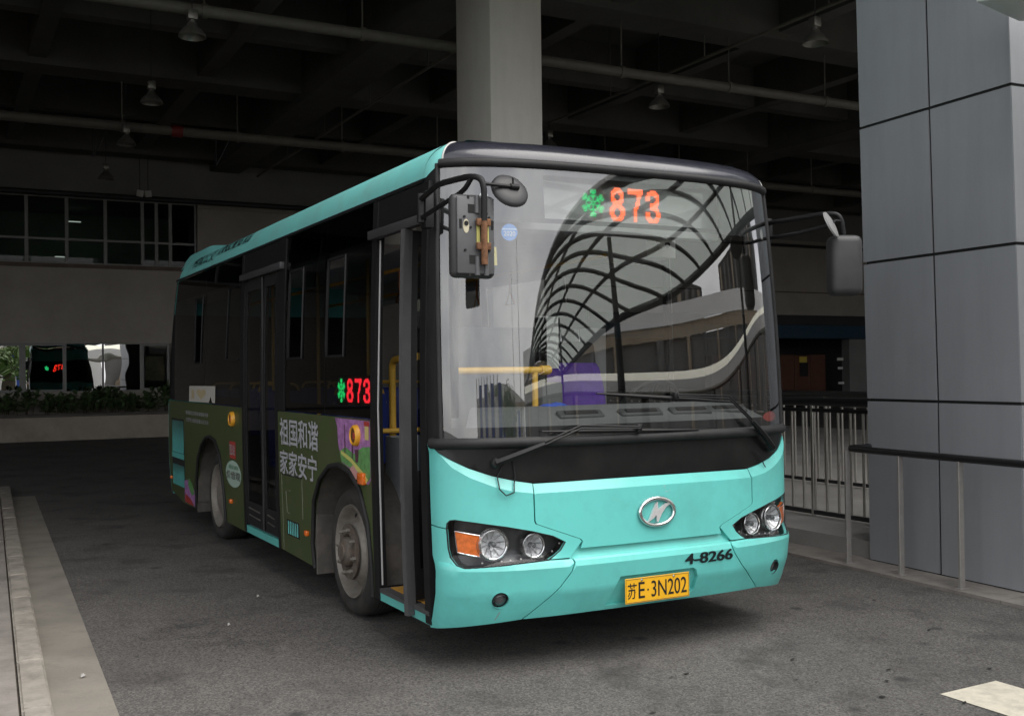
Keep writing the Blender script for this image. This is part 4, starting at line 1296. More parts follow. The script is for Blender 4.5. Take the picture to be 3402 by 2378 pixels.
o = patch('red_label', mat('label_red', (0.35, 0.05, 0.04), 0.5), ell(1.02, 1.315, .09, .03, 18), front, .03, .012, 0); o.parent = wsc

# bottom and top rubber rolls, pillar seals
mb = MB(); mb.tube([front(-1.315 + 2.63 * k / 80, 1.232, -.004) for k in range(81)], .030, 10); mb.build('lower_rubber_roll', RUBBER, bus, 60)
mb = MB(); mb.tube([front(-1.235 + 2.47 * k / 80, 2.757, -.002) for k in range(81)], .024, 10); mb.build('upper_rubber_roll', RUBBER, bus, 60)
for sg in (-1, 1):
    patch('windscreen_pillar', BLACKP, [(1.25 * sg, 1.22), (SM * sg, 1.22), (SM * sg, 2.69), (1.25 * sg, 2.75)], front, .06, .004, .02, parent=bus)
    mb = MB(); mb.tube([front(1.25 * sg, 1.235 + 1.52 * k / 20, -.002) for k in range(21)], .014, 8); mb.build('pillar_seal', RUBBER, bus, 60)

# roof fairing and roof
def z0s(s): return lerp(abs(s), [1.2, 1.335], [2.775, 2.69])
def fair(s, t):
    z0 = z0s(s)
    tt = t * math.pi / 2
    p = front(s, z0, 0.27 * (1 - math.cos(tt)))
    return Vector((p.x, p.y, z0 + (2.915 - z0) * math.sin(tt)))
mb = MB(); mb.grid(lambda u, v: fair(-1.215 + 2.43 * u, v), 60, 12); mb.build('roof_fairing', NAVY, bus, 60)
for sg in (-1, 1):
    mb = MB(); mb.grid(lambda u, v: fair(sg * (1.222 + (SM - 1.222) * u), v), 14, 12); mb.build('roof_corner', TEAL_ROOF, bus, 60)
    mb = MB(); mb.tube([fair(sg * 1.2185, v / 12) for v in range(13)], .006, 6); mb.build('fairing_trim', mat('pale_trim', (0.5, 0.5, 0.48), 0.5), bus, 60)
yc = front(-SM, 2.69).y
def cove(sgn):
    def fn(u, v):
        y0 = yc + .001
        tt = v * math.pi / 2
        x = sx(2.69) + .25 * (1 - math.cos(tt))
        z = 2.69 + (2.915 - 2.69) * math.sin(tt)
        y1 = yr(z) - .08 * (1 - math.cos(tt))
        y = y0 + (y1 - y0) * u
        if u > .97:
            x += .06 * ((u - .97) / .03) ** 2
        return Vector((x if sgn < 0 else 2 * HW - x, y, z))
    return fn
for sg in (-1, 1):
    mb = MB(); mb.grid(cove(sg), 60, 12); mb.build('roof_cove', TEAL_ROOF, bus, 60)
    mb = MB()
    fn = side if sg < 0 else sideR
    mb.grid(lambda u, v: fn(yc + (yr(2.68) - yc) * u, 2.668 + .022 * v, -.002), 10, 1); mb.build('drip_rail', BLACKP, bus, 0)
def rtop(u, v):
    a = fair(-1.36 + 2.72 * u, 1.0)
    yb = yr(2.9) - .08
    return Vector((.28 + (2 * HW - .56) * u, .42 + (yb - .42) * v, 2.914 + .015 * math.sin(math.pi * u)))
mb = MB(); mb.grid(rtop, 12, 20); mb.build('roof_panel', TEAL_ROOF, bus, 60)
# roof unit at the rear
def hump(u, v):
    x = .11 + 2.24 * v
    y = 6.05 + 1.62 * u
    e = (1 - abs(2 * v - 1) ** 22)
    h = min(1, (u / .35)) ** .7 * (min(1, (1 - u) / .12)) ** .5
    return Vector((x, y, 2.82 + .19 * e * h))
mb = MB(); mb.grid(hump, 30, 60); mb.build('roof_air_unit', TEAL_ROOF, bus, 60)

# ---- company lettering on the cove
def cove_fn(y, t, off=0.0):
    tt = t * math.pi / 2
    return Vector((sx(2.69) + .25 * (1 - math.cos(tt)) - .004, y, 2.69 + .225 * math.sin(tt) + .003))
lettering('company_lettering', 'company', BLACKINK, lambda a, b, off: cove_fn(-a, b), -6.72, .14, 1.02, .42, bus)
lettering('company_lettering', 'company_en', BLACKINK, lambda a, b, off: cove_fn(-a, b), -5.62, .24, 1.26, .34, bus)

# ---- door-side body
archF = [(2.43, .235), (2.465, .41), (2.40, .72), (2.26, .88), (2.05, .985), (1.85, 1.01), (1.62, .975), (1.45, .88), (1.32, .68), (1.275, .42), (1.275, .24)]
archR = [(6.42, .225), (6.38, .50), (6.26, .76), (6.08, .91), (5.88, .99), (5.70, 1.01), (5.48, .98), (5.30, .86), (5.19, .63), (5.135, .45), (5.125, .245)]
patch('side_panel', GREEN, [(1.25, 1.325), (3.305, 1.325), (3.305, .25)] + archF + [(1.25, .24)], side, .07, 0, .02, parent=bus)
patch('side_panel', GREEN, [(4.435, 1.325), (yr(1.32) - .05, 1.325), (yr(1.0) - .05, 1.0), (yr(.68) - .05, .68), (yr(.3) - .05, .30), (7.13, .215)] + archR + [(4.435, .24)], side, .08, 0, .02, parent=bus)
for arch in (archF, archR):
    mb = MB(); mb.tube([side(a, b, -.008) for a, b in arch], .016, 8); mb.build('arch_trim', RUBBER, bus, 60)
    cy = (arch[0][0] + arch[-1][0]) / 2
    mb = MB()
    mb.grid(lambda u, v: Vector((.02 + .62 * v, cy + (.60 + .0 * v) * math.cos(math.pi * (1 - u) * 1.0), .30 + .70 * math.sin(math.pi * u) ** .7)), 24, 3)
    mb.build('wheel_arch_liner', LINER, bus, 60)
    mb = MB(); mb.box(.62, .66, cy - .62, cy + .62, .25, 1.05); mb.build('arch_back', DARKUN, bus, 0)
    # mud flap behind the wheel
    yb = arch[0][0] - .02
    mb = MB(); mb.rbox((.20, yb + .005, .40), (.36, .02, .42), bev=.004, seg=1); mb.build('mud_flap', LINER, bus, 30)
# black glazing band
def wpan(y0, y1, hole=None, nm='side_window'):
    o = patch(nm, TINT, [(y0, 1.335), (y1, 1.335), (y1, 2.664), (y0, 2.664)], side, .12, .004, .0, holes=[hole] if hole else (), parent=bus)
    # black edge print
    hb = [(y0 + .035, 1.40), (y1 - .035, 1.40), (y1 - .035, 2.44), (y0 + .035, 2.44)]
    e = patch('glass_border', FRIT, [(y0, 1.335), (y1, 1.335), (y1, 2.664), (y0, 2.664)], side, .15, .010, 0, holes=[hb])
    e.parent = o
    if hole:
        mb = MB()
        c_ = [((hole[0][0]), hole[0][1])] + list(hole[1:])
        mb.tube([side(a, b, .002) for a, b in resample(hole, .1)], .011, 6, closed=True)
        f = mb.build('slider_frame', BLACKP, None, 50)
        f.parent = o
        ya, yb_ = min(a for a, b in hole), max(a for a, b in hole)
    return o
wpan(1.25, 2.15, [(1.75, 1.73), (2.11, 1.73), (2.09, 2.39), (1.73, 2.39)])
wpan(2.155, 3.12, [(2.67, 1.73), (3.03, 1.73), (3.0, 2.39), (2.65, 2.39)])
wpan(4.50, 5.95)
wpan(5.955, 7.50, [(6.10, 1.74), (6.42, 1.74), (6.40, 2.40), (6.05, 2.40)])
patch('rear_quarter', BLACKP, [(7.505, 1.335), (yr(1.33) - .04, 1.335), (yr(2.0) - .04, 2.0), (yr(2.66) - .03, 2.664), (7.505, 2.664)] if yr(2.66) > 7.55 else [(7.505, 1.335), (yr(1.33) - .04, 1.335), (yr(2.0) - .04, 2.0), (7.51, 2.664)], side, .12, .006, 0, parent=bus)
mb = MB()
for a in (5.03, 4.93): pass
mb.tube([side(4.55, 2.405, -.002), side(4.95, 2.405, -.002), side(5.02, 1.76, -.002), side(4.55, 1.745, -.002)], .008, 6); mb.build('slider_frame', BLACKP, bus, 50)
# posts and headers round the doors
def post(y0, y1, z0=1.33, z1=2.665, m=BLACKP, off=-.004):
    patch('door_post', m, [(y0, z0), (y1, z0), (y1, z1), (y0, z1)], side, .2, off, .05, parent=bus)
post(1.165, 1.245, .24); post(.40, .475, .24); post(3.125, 3.30); post(4.43, 4.495, 1.33); post(3.305, 3.365, .25, 2.43); post(4.37, 4.43, .25, 2.43)
patch('door_header', BLACKP, [(.476, 2.50), (1.164, 2.50), (1.164, 2.665), (.476, 2.665)], side, .2, .002, .05, parent=bus)
patch('door_header', BLACKP, [(3.301, 2.485), (4.429, 2.485), (4.429, 2.665), (3.301, 2.665)], side, .2, .002, .05, parent=bus)
for y0, y1 in ((.42, 1.24), (3.16, 4.43)):
    mb = MB(); mb.rbox(((sx(2.45) - .015), (y0 + y1) / 2, 2.455), (.05, y1 - y0, .055), bev=.006); mb.build('door_rail', mat('dark_grey_trim', (0.045, 0.045, 0.048), 0.5), bus, 30)
# rear door: two closed leaves
for y0, y1 in ((3.37, 3.775), (3.80, 4.365)):
    fr_ = patch('rear_door_leaf', RUBBER, [(y0, .325), (y1, .325), (y1, 2.42), (y0, 2.42)], side, .2, .008, .03, holes=[[(y0 + .05, .52), (y1 - .05, .52), (y1 - .05, 2.33), (y0 + .05, 2.33)]], parent=bus)
    p = patch('pane', DOORG, [(y0 + .05, .52), (y1 - .05, .52), (y1 - .05, 2.33), (y0 + .05, 2.33)], side, .3, .014, 0)
    p.parent = fr_
    for zz in (.40, .46):
        mb = MB(); mb.tube([side(y0 + .1, zz, -.004), side(y1 - .12, zz + .012, -.004)], .006, 6); o = mb.build('hinge_bar', STEEL, None, 50); o.parent = fr_
mb = MB(); mb.tube([side(3.787, .33, -.004), side(3.787, 2.42, -.004)], .014, 6); mb.build('door_seal', RUBBER, bus, 50)
patch('door_sill', TEAL, [(3.36, .245), (4.40, .245), (4.40, .305), (3.36, .305)], side, .2, 0, .06, parent=bus)
# front door: open, leaves folded in
patch('door_sill', TEAL, [(.40, .235), (1.17, .235), (1.17, .285), (.40, .285)], side, .2, 0, .06, parent=bus)
mb = MB(); mb.box(.012, .75, .42, 1.16, .286, .31); mb.build('door_step', GREYRUB, bus, 0)
mb = MB(); mb.box(.07, .74, .50, 1.12, .311, .317); o = mb.build('step_mat', mat('yellow_mat', (0.42, 0.22, 0.03), 0.8, var=0.15, scale=10), bus, 0)
l_ = lettering('mat_lettering', 'step', BLACKINK, lambda a, b, off: Vector((.36 - b, .98 - a, .3195)), 0, 0, .36, .10, None); l_.parent = o
def leaf(y, x0, x1, ang, nm='front_door_leaf', edge=True):
    t_ = MB()
    R_ = Matrix.Rotation(rad(ang), 3, 'Z')
    P0 = Vector((x0, y, 0))
    def L(u, v, z): return P0 + R_ @ Vector((u, v, 0)) + Vector((0.022 * ((z - 1.3) / 1.1) ** 2, 0, z))
    w = x1 - x0
    def bar(u0, u1, z0, z1, mbb):
        n = 8
        for i in range(n):
            za, zb = z0 + (z1 - z0) * i / n, z0 + (z1 - z0) * (i + 1) / n
            mbb.add([L(u0, 0, za), L(u1, 0, za), L(u1, .035, za), L(u0, .035, za), L(u0, 0, zb), L(u1, 0, zb), L(u1, .035, zb), L(u0, .035, zb)],
                    [(0, 1, 5, 4), (1, 2, 6, 5), (2, 3, 7, 6), (3, 0, 4, 7)] + ([(3, 2, 1, 0)] if i == 0 else []) + ([(4, 5, 6, 7)] if i == n - 1 else []))
    if not edge:
        pass
    bar(.07, .11, .33, 2.42, t_); bar(w - .05, w, .33, 2.42, t_); bar(.11, w - .05, .33, .5, t_); bar(.11, w - .05, 2.34, 2.42, t_)
    o = t_.build(nm, BLACKP, bus, 30)
    if not edge:
        e = MB(); bar(.055, .068, .33, 2.42, e); q = e.build('edge_strip', WHITEP, None, 40); q.parent = o
    else:
        e = MB(); bar(.010, .068, .25, 2.425, e); q = e.build('edge_rubber', GREYRUB, None, 40); q.parent = o
    p = MB(); p.add([L(.11, .016, .5), L(w - .05, .016, .5), L(w - .05, .016, 2.34), L(.11, .016, 2.34)], [(0, 1, 2, 3)]); q = p.build('pane', TINT, None, 0); q.parent = o
leaf(.62, -.055, .36, 14)
mb = MB(); mb.tube([(.03, 1.155, .33), (.012, 1.155, 1.4), (.04, 1.155, 2.42)], .006, 6); mb.build('door_edge_strip', mat('pale_strip', (0.4, 0.4, 0.4), 0.5), bus, 50)

# ---- rear body and driver side
def rear(s, z, off=0.0):
    k = s / HW
    return Vector((HW + (HW - sx(z)) * math.copysign(min(1, abs(k)), k), yr(z) - .10 * abs(k) ** 6 + .0 - off + .05 * (1 - k * k), z))
def rgrid(z0, z1, m, nm):
    mb = MB(); mb.grid(lambda u, v: rear(-HW + 2 * HW * u, z0 + (z1 - z0) * v), 30, 10); return mb.build(nm, m, bus, 60)
rgrid(.26, 1.34, TEAL, 'rear_lower_panel'); rgrid(1.34, 2.30, FRIT, 'rear_window'); rgrid(2.30, 2.70, TEAL, 'rear_upper_panel')
mb = MB()
mb.grid(lambda u, v: side(yr(.27 + 1.06 * u) - .055 + .055 * v - .0, .27 + 1.06 * u, -.001 + .006 * v), 12, 2); mb.build('rear_corner_strip', TEAL, bus, 60)
patch('side_panel', GREEN, [(.45, .24), (1.2, .24), (1.3, .9), (1.85, 1.02), (2.4, .9), (2.46, .24), (5.1, .24), (5.2, .9), (5.7, 1.02), (6.3, .9), (6.4, .24), (7.8, .28), (7.85, 1.325), (.45, 1.325)], sideR, .12, 0, .02, parent=bus)
for y0, y1 in ((.46, 1.45), (1.47, 2.95), (2.97, 4.45), (4.47, 5.95), (5.97, 7.5)):
    patch('side_window', TINTR, [(y0, 1.335), (y1, 1.335), (y1, 2.664), (y0, 2.664)], sideR, .2, .004, 0, parent=bus)
    patch('window_post', BLACKP, [(y0 - .03, 1.335), (y0 + .03, 1.335), (y0 + .03, 2.664), (y0 - .03, 2.664)], sideR, .3, .02, .03, parent=bus)

# ---- underbody, floor, ceiling
mb = MB(); mb.box(.66, 1.80, .5, 7.6, .22, .30); mb.build('chassis', DARKUN, bus, 0)
mb = MB(); mb.box(.67, 1.79, 1.17, 7.6, .30, .345); mb.box(.76, 2.41, .48, 1.17, .30, .345)
for y0_, y1_ in ((2.5, 5.05), (6.45, 7.6)):
    mb.box(.05, .669, y0_, y1_, .30, .345); mb.box(1.791, 2.41, y0_, y1_, .30, .345)
mb.build('floor', mat('floor_vinyl', (0.07, 0.075, 0.085), 0.6, var=0.1), bus, 0)
mb = MB(); mb.box(.12, 2.34, .55, 7.4, 2.63, 2.65); mb.build('interior_ceiling', CEILW, bus, 0)
for xa, xb in ((.09, .34), (2.12, 2.37)):
    mb = MB(); mb.box(xa, xb, 1.3, 7.3, 2.42, 2.629); mb.build('ceiling_duct', CEILW, bus, 0)

# ---- lettering and decals on the side
def sd(a, b, off=0.0): return side(-a, b, off)
for k, (key, a0, b0, w, h) in enumerate((('slogan_a', -3.245, 1.068, .95, .203), ('slogan_b', -3.255, .845, .92, .183))):
    o = lettering('slogan', key, GREYTXT, sd, a0, b0, w, h, bus, -.003)
    for j, (da, db) in enumerate(((.009, 0), (0, .006), (.009, .006))):
        q = lettering('slogan_stroke', key, GREYTXT, sd, a0 + da, b0 + db, w, h, None, -.0034 - .0004 * j); q.parent = o
dec = patch('picture_decal', mat('decal_blossom', (0.36, 0.17, 0.40), 0.5, var=0.45, scale=22), [(1.26, 1.318), (1.92, 1.318), (1.88, 1.26), (1.86, 1.14), (1.80, 1.03), (1.70, 1.012), (1.60, .985), (1.42, .93), (1.30, .925), (1.26, .96)], side, .06, -.002, 0, parent=bus)
def sub(poly, m, nm, off=-.004):
    o = patch(nm, m, poly, side, .08, off, 0); o.parent = dec
sub([(1.262, 1.16), (1.40, 1.15), (1.55, 1.10), (1.72, 1.135), (1.83, 1.10), (1.80, 1.035), (1.60, 1.0), (1.42, .95), (1.30, .945), (1.262, .97)], mat('decal_green', (0.12, 0.30, 0.10), 0.5, var=0.3, scale=20), 'decal_meadow')
sub([(1.30, .955), (1.40, 1.0), (1.60, 1.07), (1.80, 1.11), (1.80, 1.085), (1.60, 1.04), (1.42, .965), (1.33, .93)], mat('decal_path', (0.55, 0.55, 0.16), 0.5), 'decal_path', -.006)
sub([(1.265, 1.315), (1.36, 1.315), (1.36, 1.285), (1.265, 1.285)], mat('decal_red', (0.40, 0.05, 0.04), 0.5), 'decal_roof', -.006)
sub([(1.275, 1.284), (1.345, 1.284), (1.345, 1.20), (1.275, 1.20)], mat('decal_cream', (0.6, 0.5, 0.2), 0.5), 'decal_house', -.006)
for yt in (1.72, 1.58):
    sub([(yt - .008, 1.07), (yt + .008, 1.07), (yt + .004, 1.28), (yt - .004, 1.28)], mat('decal_trunk', (0.10, 0.04, 0.06), 0.6), 'decal_trunk', -.006)
sub([(1.46, 1.13), (1.53, 1.13), (1.52, 1.05), (1.47, 1.05)], mat('decal_trunk', (0.10, 0.04, 0.06)), 'decal_pot', -.0065)
sub(ell(1.53, .985, .10, .045, 16), mat('decal_pink', (0.55, 0.30, 0.28), 0.5), 'decal_hill', -.0055)
dec2 = patch('picture_decal', mat('decal_blossom', (0, 0, 0)), [(6.46, .235), (6.52, .40), (6.76, .50), (7.02, .47), (7.05, .24)], side, .06, -.002, 0, parent=bus)
o = patch('decal_meadow', MATS['decal_green'], [(6.52, .36), (6.60, .46), (6.78, .52), (6.84, .44), (6.66, .34)], side, .08, -.004, 0); o.parent = dec2
o = patch('decal_flower', MATS['decal_red'], [(6.55, .235), (6.75, .30), (7.0, .33), (7.03, .24)], side, .08, -.004, 0); o.parent = dec2
o = patch('round_decal', mat('decal_mint', (0.38, 0.52, 0.45), 0.5), ell(4.79, .715, .285, .122, 30), side, .06, -.002, 0, parent=bus)
for key, m, a0, b0, w, h in (('values_a', mat('decal_leaf_text', (0.05, 0.22, 0.10), 0.5), -4.95, .758, .34, .036), ('values_b', mat('decal_dark_text', (0.06, 0.02, 0.02), 0.5), -5.04, .665, .50, .075)):
    q = lettering('decal_lettering', key, m, sd, a0, b0, w, h, None, -.005); q.parent = o
o = patch('seal_decal', MATS['decal_red'], [(4.68, .855), (4.91, .855), (4.91, 1.01), (4.68, 1.01)], side, .06, -.002, 0, parent=bus)
q = lettering('decal_lettering', 'seal', GREYTXT, sd, -4.895, .885, .20, .095, None, -.005); q.parent = o
lettering('small_slogan', 'line_a', GREYTXT, sd, -6.85, 1.195, 1.08, .042, bus)
lettering('small_slogan', 'line_b', GREYTXT, sd, -6.85, 1.12, 1.08, .042, bus)
o = patch('window_sticker', mat('sticker_cream', (0.50, 0.49, 0.45), 0.6), [(5.47, 1.34), (5.60, 1.345), (5.66, 1.40), (5.74, 1.34), (6.69, 1.335), (6.67, 1.50), (5.45, 1.505)], side, .1, -.001, 0, parent=bus)
heart = [(6.08 + .22 * math.sin(t) ** 3, 1.425 + .06 * (13 * math.cos(t) - 5 * math.cos(2 * t) - 2 * math.cos(3 * t) - math.cos(4 * t)) / 16) for t in [2 * math.pi * k / 24 for k in range(24)]]
q = patch('sticker_heart', mat('sticker_gold', (0.48, 0.40, 0.24), 0.6), heart, side, .05, -.003, 0); q.parent = o
q = patch('sticker_block', MATS['sticker_gold'], [(6.42, 1.37), (6.55, 1.37), (6.55, 1.46), (6.42, 1.46)], side, .05, -.003, 0); q.parent = o
# round yellow door sensors, amber markers, vents, flap lines
for y, z in ((1.50, 1.22), (4.76, 1.213)):
    mb = MB(); mb.lathe([(.068, 0), (.066, -.025), (.055, -.034), (.048, -.026)], side(y, z), 'x', 24)
    s_ = mb.build('door_button', YELLOWBTN, bus, 50)
    mb = MB(); mb.lathe([(.048, -.026), (.03, -.03), (0, -.031)], side(y, z), 'x', 20); q = mb.build('button_face', mat('button_brown', (0.12, 0.05, 0.02), 0.5), None, 50); q.parent = s_
    mb = MB(); mb.box(side(y, z).x - .034, side(y, z).x - .029, y - .035, y - .012, z - .02, z + .02); q = mb.build('button_lamp', MATS['decal_red'], None, 0); q.parent = s_
for y, z, w, h in ((1.40, .955, .055, .038), (2.59, .462, .03, .02), (4.88, .46, .03, .02), (7.73, .45, .03, .018)):
    mb = MB(); mb.rbox(side(y, z) + Vector((-.012, 0, 0)), (.03, w * 2, h * 2), bev=.01); mb.build('side_marker', AMBER, bus, 40)
for k in range(6):
    mb = MB(); mb.rbox(side(2.845 + .047 * k, .445) + Vector((-.001, 0, 0)), (.006, .016, .10), bev=.002, seg=1); mb.build('vent_slot', TEAL, bus, 30)
patch('vent_recess', DARKUN, [(2.80, .385), (3.12, .385), (3.12, .505), (2.80, .505)], side, .1, -.001, 0, parent=bus)
for pts in ([(3.225, .84), (3.225, .26)], [(2.70, .84), (2.70, .55)], [(3.05, .55), (3.10, .56), (3.12, .72), (3.0, .73)]):
    mb = MB(); mb.tube([side(a, b, -.0005) for a, b in pts], .003, 4); mb.build('panel_seam', mat('seam_grey', (0.14, 0.15, 0.11), 0.7), bus, 0)
mb = MB(); mb.tube([side(3.22, .843, -.0005), side(2.70, .848, -.0005)], .006, 4); mb.build('panel_seam', DARKUN, bus, 0)
for k in range(17):
    mb = MB(); mb.rbox(side(7.03 + .038 * k, .935) + Vector((-.0015, 0, 0)), (.003, .010, .36)); mb.build('grille_slat', TEAL, bus, 30)
    mb = MB(); mb.rbox(side(7.04 + .038 * k, .535) + Vector((-.0015, 0, 0)), (.003, .010, .30)); mb.build('grille_slat', TEAL, bus, 30)
patch('grille_recess', DARKUN, [(6.99, .38), (7.68, .38), (7.68, 1.13), (6.99, 1.13)], side, .15, -.001, 0, parent=bus)
patch('grille_bar', TEAL, [(6.99, .69), (7.68, .69), (7.68, .75), (6.99, .75)], side, .15, -.005, 0, parent=bus)

# ---- wheels
def wheel(y, rearw, right=False):
    X = 0.075
    def P(x): return (2 * HW - x) if right else x
    mb = MB()
    tp = [(.300, .03), (.325, .005), (.36, -.005), (.40, .005), (.418, .03), (.428, .06), (.428, .20), (.418, .235), (.37, .25), (.30, .235)]
    mb.lathe([(r, (h if not right else -h)) for r, h in tp], (P(X), y, .428), 'x', 48)
    t = mb.build('wheel', TYRE, bus, 50)
    mb = MB()
    for k in range(4):
        hx = (.085 + .03 * k)
        mb.lathe([(.4285, hx), (.4285, hx + .006)], (P(X), y, .428), 'x', 48)
    g_ = mb.build('tread_groove', DARKUN, None, 0); g_.parent = t
    if right: return
    mb = MB()
    if rearw:
        pr = [(.312, .015), (.305, -.002), (.294, .004), (.285, .03), (.262, .055), (.235, .06), (.19, .035), (.12, .012), (.06, .005), (0, .004)]
    else:
        pr = [(.312, .02), (.306, .0), (.292, .008), (.282, .05), (.25, .085), (.212, .07), (.19, .02), (.165, .005), (.14, .004), (.10, .012)]
    mb.lathe(pr, (X, y, .428), 'x', 48)
    r_ = mb.build('rim', RIM, None, 50); r_.parent = t
    if rearw: return
    mb = MB(); mb.lathe([(.185, .0), (.185, -.012), (.12, -.018), (.105, .01)], (X, y, .428), 'x', 36); q = mb.build('hub_flange', HUBM, None, 40); q.parent = t
    mb = MB(); mb.lathe([(.10, .02), (.098, -.03), (.085, -.05), (.06, -.058), (.055, -.068), (.0, -.072)], (X, y, .428), 'x', 28); q = mb.build('hub_cap', HUBM, None, 40); q.parent = t
    mb = MB(); mb.lathe([(.017, .0), (.017, -.022), (.010, -.024), (.010, -.036), (.0, -.037)], (0, 0, 0), 'x', 6)
    nut = None
    for k in range(8):
        a = 2 * math.pi * k / 8 + .2
        L_ = (X - .015, y + .145 * math.cos(a), .428 + .145 * math.sin(a))
        if nut is None:
            nut = mb.build('wheel_nut', RIM, None, 30); nut.location = L_; nut.parent = t; 
        else:
            q = bpy.data.objects.new('wheel_nut', nut.data); COL.objects.link(q); q.location = L_; q.parent = t
    for k in range(6):
        a = 2 * math.pi * k / 6 + .1
        mb = MB(); mb.lathe([(.022, .0), (.0, -.001)], (X + .078, y + .245 * math.cos(a), .428 + .245 * math.sin(a)), 'x', 12); q = mb.build('hand_hole', DARKUN, None, 0); q.parent = t
wheel(1.86, False); wheel(5.70, True); wheel(1.86, False, True); wheel(5.70, True, True)

# ---- route display
def dots(cells, m, nm, parent, size=.0042, base=None):
    mb = MB()
    for a, b in cells:
        mb.add([base(a - size, b - size), base(a + size, b - size), base(a + size, b + size), base(a - size, b + size)], [(0, 1, 2, 3)])
    o = mb.build(nm, m, None, 0, fix=False)
    if parent is bus: attach(o, parent)
    else: o.parent = parent
    return o
def ring(x, y, cx, cy, rx, ry, ix, iy): return ((x - cx) / rx) ** 2 + ((y - cy) / ry) ** 2 <= 1 and ((x - cx) / ix) ** 2 + ((y - cy) / iy) ** 2 >= 1
def digit(d, x, r):
    if d == '8': return ring(x, r, 4.5, 4.4, 4.5, 4.9, 1.7, 2.4) or ring(x, r, 4.5, 12.9, 4.9, 5.0, 2.0, 2.6)
    if d == '7': return r <= 2 or (abs(x - (8.2 - .30 * r)) <= 1.3 if r > 2 and r < 11 else r >= 11 and abs(x - 4.4) <= 1.4)
    return (ring(x, r, 4.3, 4.4, 4.6, 4.9, 1.8, 2.4) and not (x < 3 and r > 5)) or (ring(x, r, 4.3, 12.9, 5.0, 5.0, 2.0, 2.6) and not (x < 3 and r < 12))
cells = []
pt = .0108
for i, d in enumerate('873'):
    for x in range(10):
        for r in range(18):
            if digit(d, x, r): cells.append((i * .128 + x * pt, -r * pt))
flake = []
for k in range(6):
    a = rad(30 + 60 * k)
    for q in range(1, 8): flake.append((q * .0105 * math.cos(a), q * .0105 * math.sin(a)))
    for q0 in (3, 5):
        for sgn in (-1, 1):
            for q in (1, 2):
                flake.append((q0 * .0105 * math.cos(a) + q * .010 * math.cos(a + sgn * rad(55)), q0 * .0105 * math.sin(a) + q * .010 * math.sin(a + sgn * rad(55))))
    for sgn in (-1, 1): flake.append((.076 * math.cos(a + sgn * .18), .076 * math.sin(a + sgn * .18)))
def dsp(y0, flip, sc=1.0):
    def f(a, b): return Vector((HW + a, y0, b))
    return f
ydsp = .27
mb = MB(); mb.rbox((HW, ydsp + .06, 2.575), (1.42, .1, .33), bev=.01)
ds = mb.build('route_display', mat('display_board', (0.42, 0.42, 0.42), 0.35, var=0.1), bus, 30)
# positions seen from the kerb: the board stands behind the glass, so the characters sit slightly further right
def bmap(a, b): return Vector((a, ydsp - .004, b))
dots([(1.29 + a, 2.68 + b) for a, b in cells], LEDCORE, 'led_digits', ds, .0040, lambda a, b: Vector((a - .155, ydsp + .005, b - .0)))
dots([(a, b) for a, b in flake], LEDGRN, 'led_snowflake', ds, .0036, lambda a, b: Vector((1.015 + a, ydsp + .005, 2.585 + b)))
mb = MB(); mb.add([(HW - .64, ydsp - .03, 2.45), (HW + .64, ydsp - .03, 2.45), (HW + .64, ydsp - .03, 2.72), (HW - .64, ydsp - .03, 2.72)], [(0, 1, 2, 3)])
q = mb.build('display_cover', glass('display_acrylic', (0.93, 0.93, 0.93), ior=1.5, boost=2.6), None, 0); q.parent = ds
# side display inside the first window, rear display
mb = MB(); mb.box(.06, .09, 1.32, 2.06, 1.40, 1.60); sdp = mb.build('side_route_display', DARKUN, bus, 0)
dots([(a * 1.25, b) for a, b in cells], LEDSIDE, 'led_digits', sdp, .0056, lambda a, b: Vector((.055, 1.84 - a, 1.575 + b * .8)))
dots(flake, LEDSIDEG, 'led_snowflake', sdp, .0052, lambda a, b: Vector((.055, 1.95 + a, 1.50 + b)))
rdp = bus
dots(cells, LEDRED, 'rear_led_digits', bus, .0046, lambda a, b: Vector((1.35 - a * 1.3, yr(2.2) + .15, 2.15 + b * 1.3)))
dots(flake, LEDGRN, 'rear_led_snowflake', bus, .0046, lambda a, b: Vector((.62 + a, yr(2.2) + .15, 2.05 + b)))

# ---- wipers
def wiper(piv, knee, tip, b0, b1):
    w = None
    def F(p, o): return front(p[0], p[1], o)
    mb = MB(); mb.lathe([(.028, .0), (.028, .03), (.02, .04), (0, .042)], F(piv, 0), m=fbasis(*piv), seg=14)
    w = mb.build('wiper', BLACKP, bus, 40)
    mb = MB()
    mid = (piv[0] + (knee[0] - piv[0]) * .55, piv[1] + (knee[1] - piv[1]) * .55)
    mb.tube([F(piv, -.035), F(((piv[0] + mid[0]) / 2, (piv[1] + mid[1]) / 2), -.05), F(mid, -.055)], [.021, .02, .015], 6)
    a = MB()
    for d in (.0, .016):
        a.tube([F((mid[0], mid[1] + d - .004), -.055), F((knee[0], knee[1] + d), -.06), F((tip[0], tip[1] + d * .6), -.055)], .0055, 6)
    q = mb.build('wiper_arm', ARMB, None, 40); q.parent = w
    q = a.build('wiper_rod', ARMB, None, 50); q.parent = w
    mb = MB(); n = 24
    mb.tube([F((b0[0] + (b1[0] - b0[0]) * k / n, b0[1] + (b1[1] - b0[1]) * k / n), -.022) for k in range(n + 1)], [.005 + .008 * math.sin(math.pi * k / n) for k in range(n + 1)], 6)
    mb.rbox(F(tip, -.04), (.03, .03, .045), bev=.005)
    q = mb.build('wiper_blade', ARMB, None, 50); q.parent = w
wiper((-.955, 1.128), (-.485, 1.300), (-.10, 1.288), (-.70, 1.288), (.335, 1.262))
wiper((.958, 1.128), (.545, 1.438), (.165, 1.462), (-.36, 1.487), (.665, 1.412))
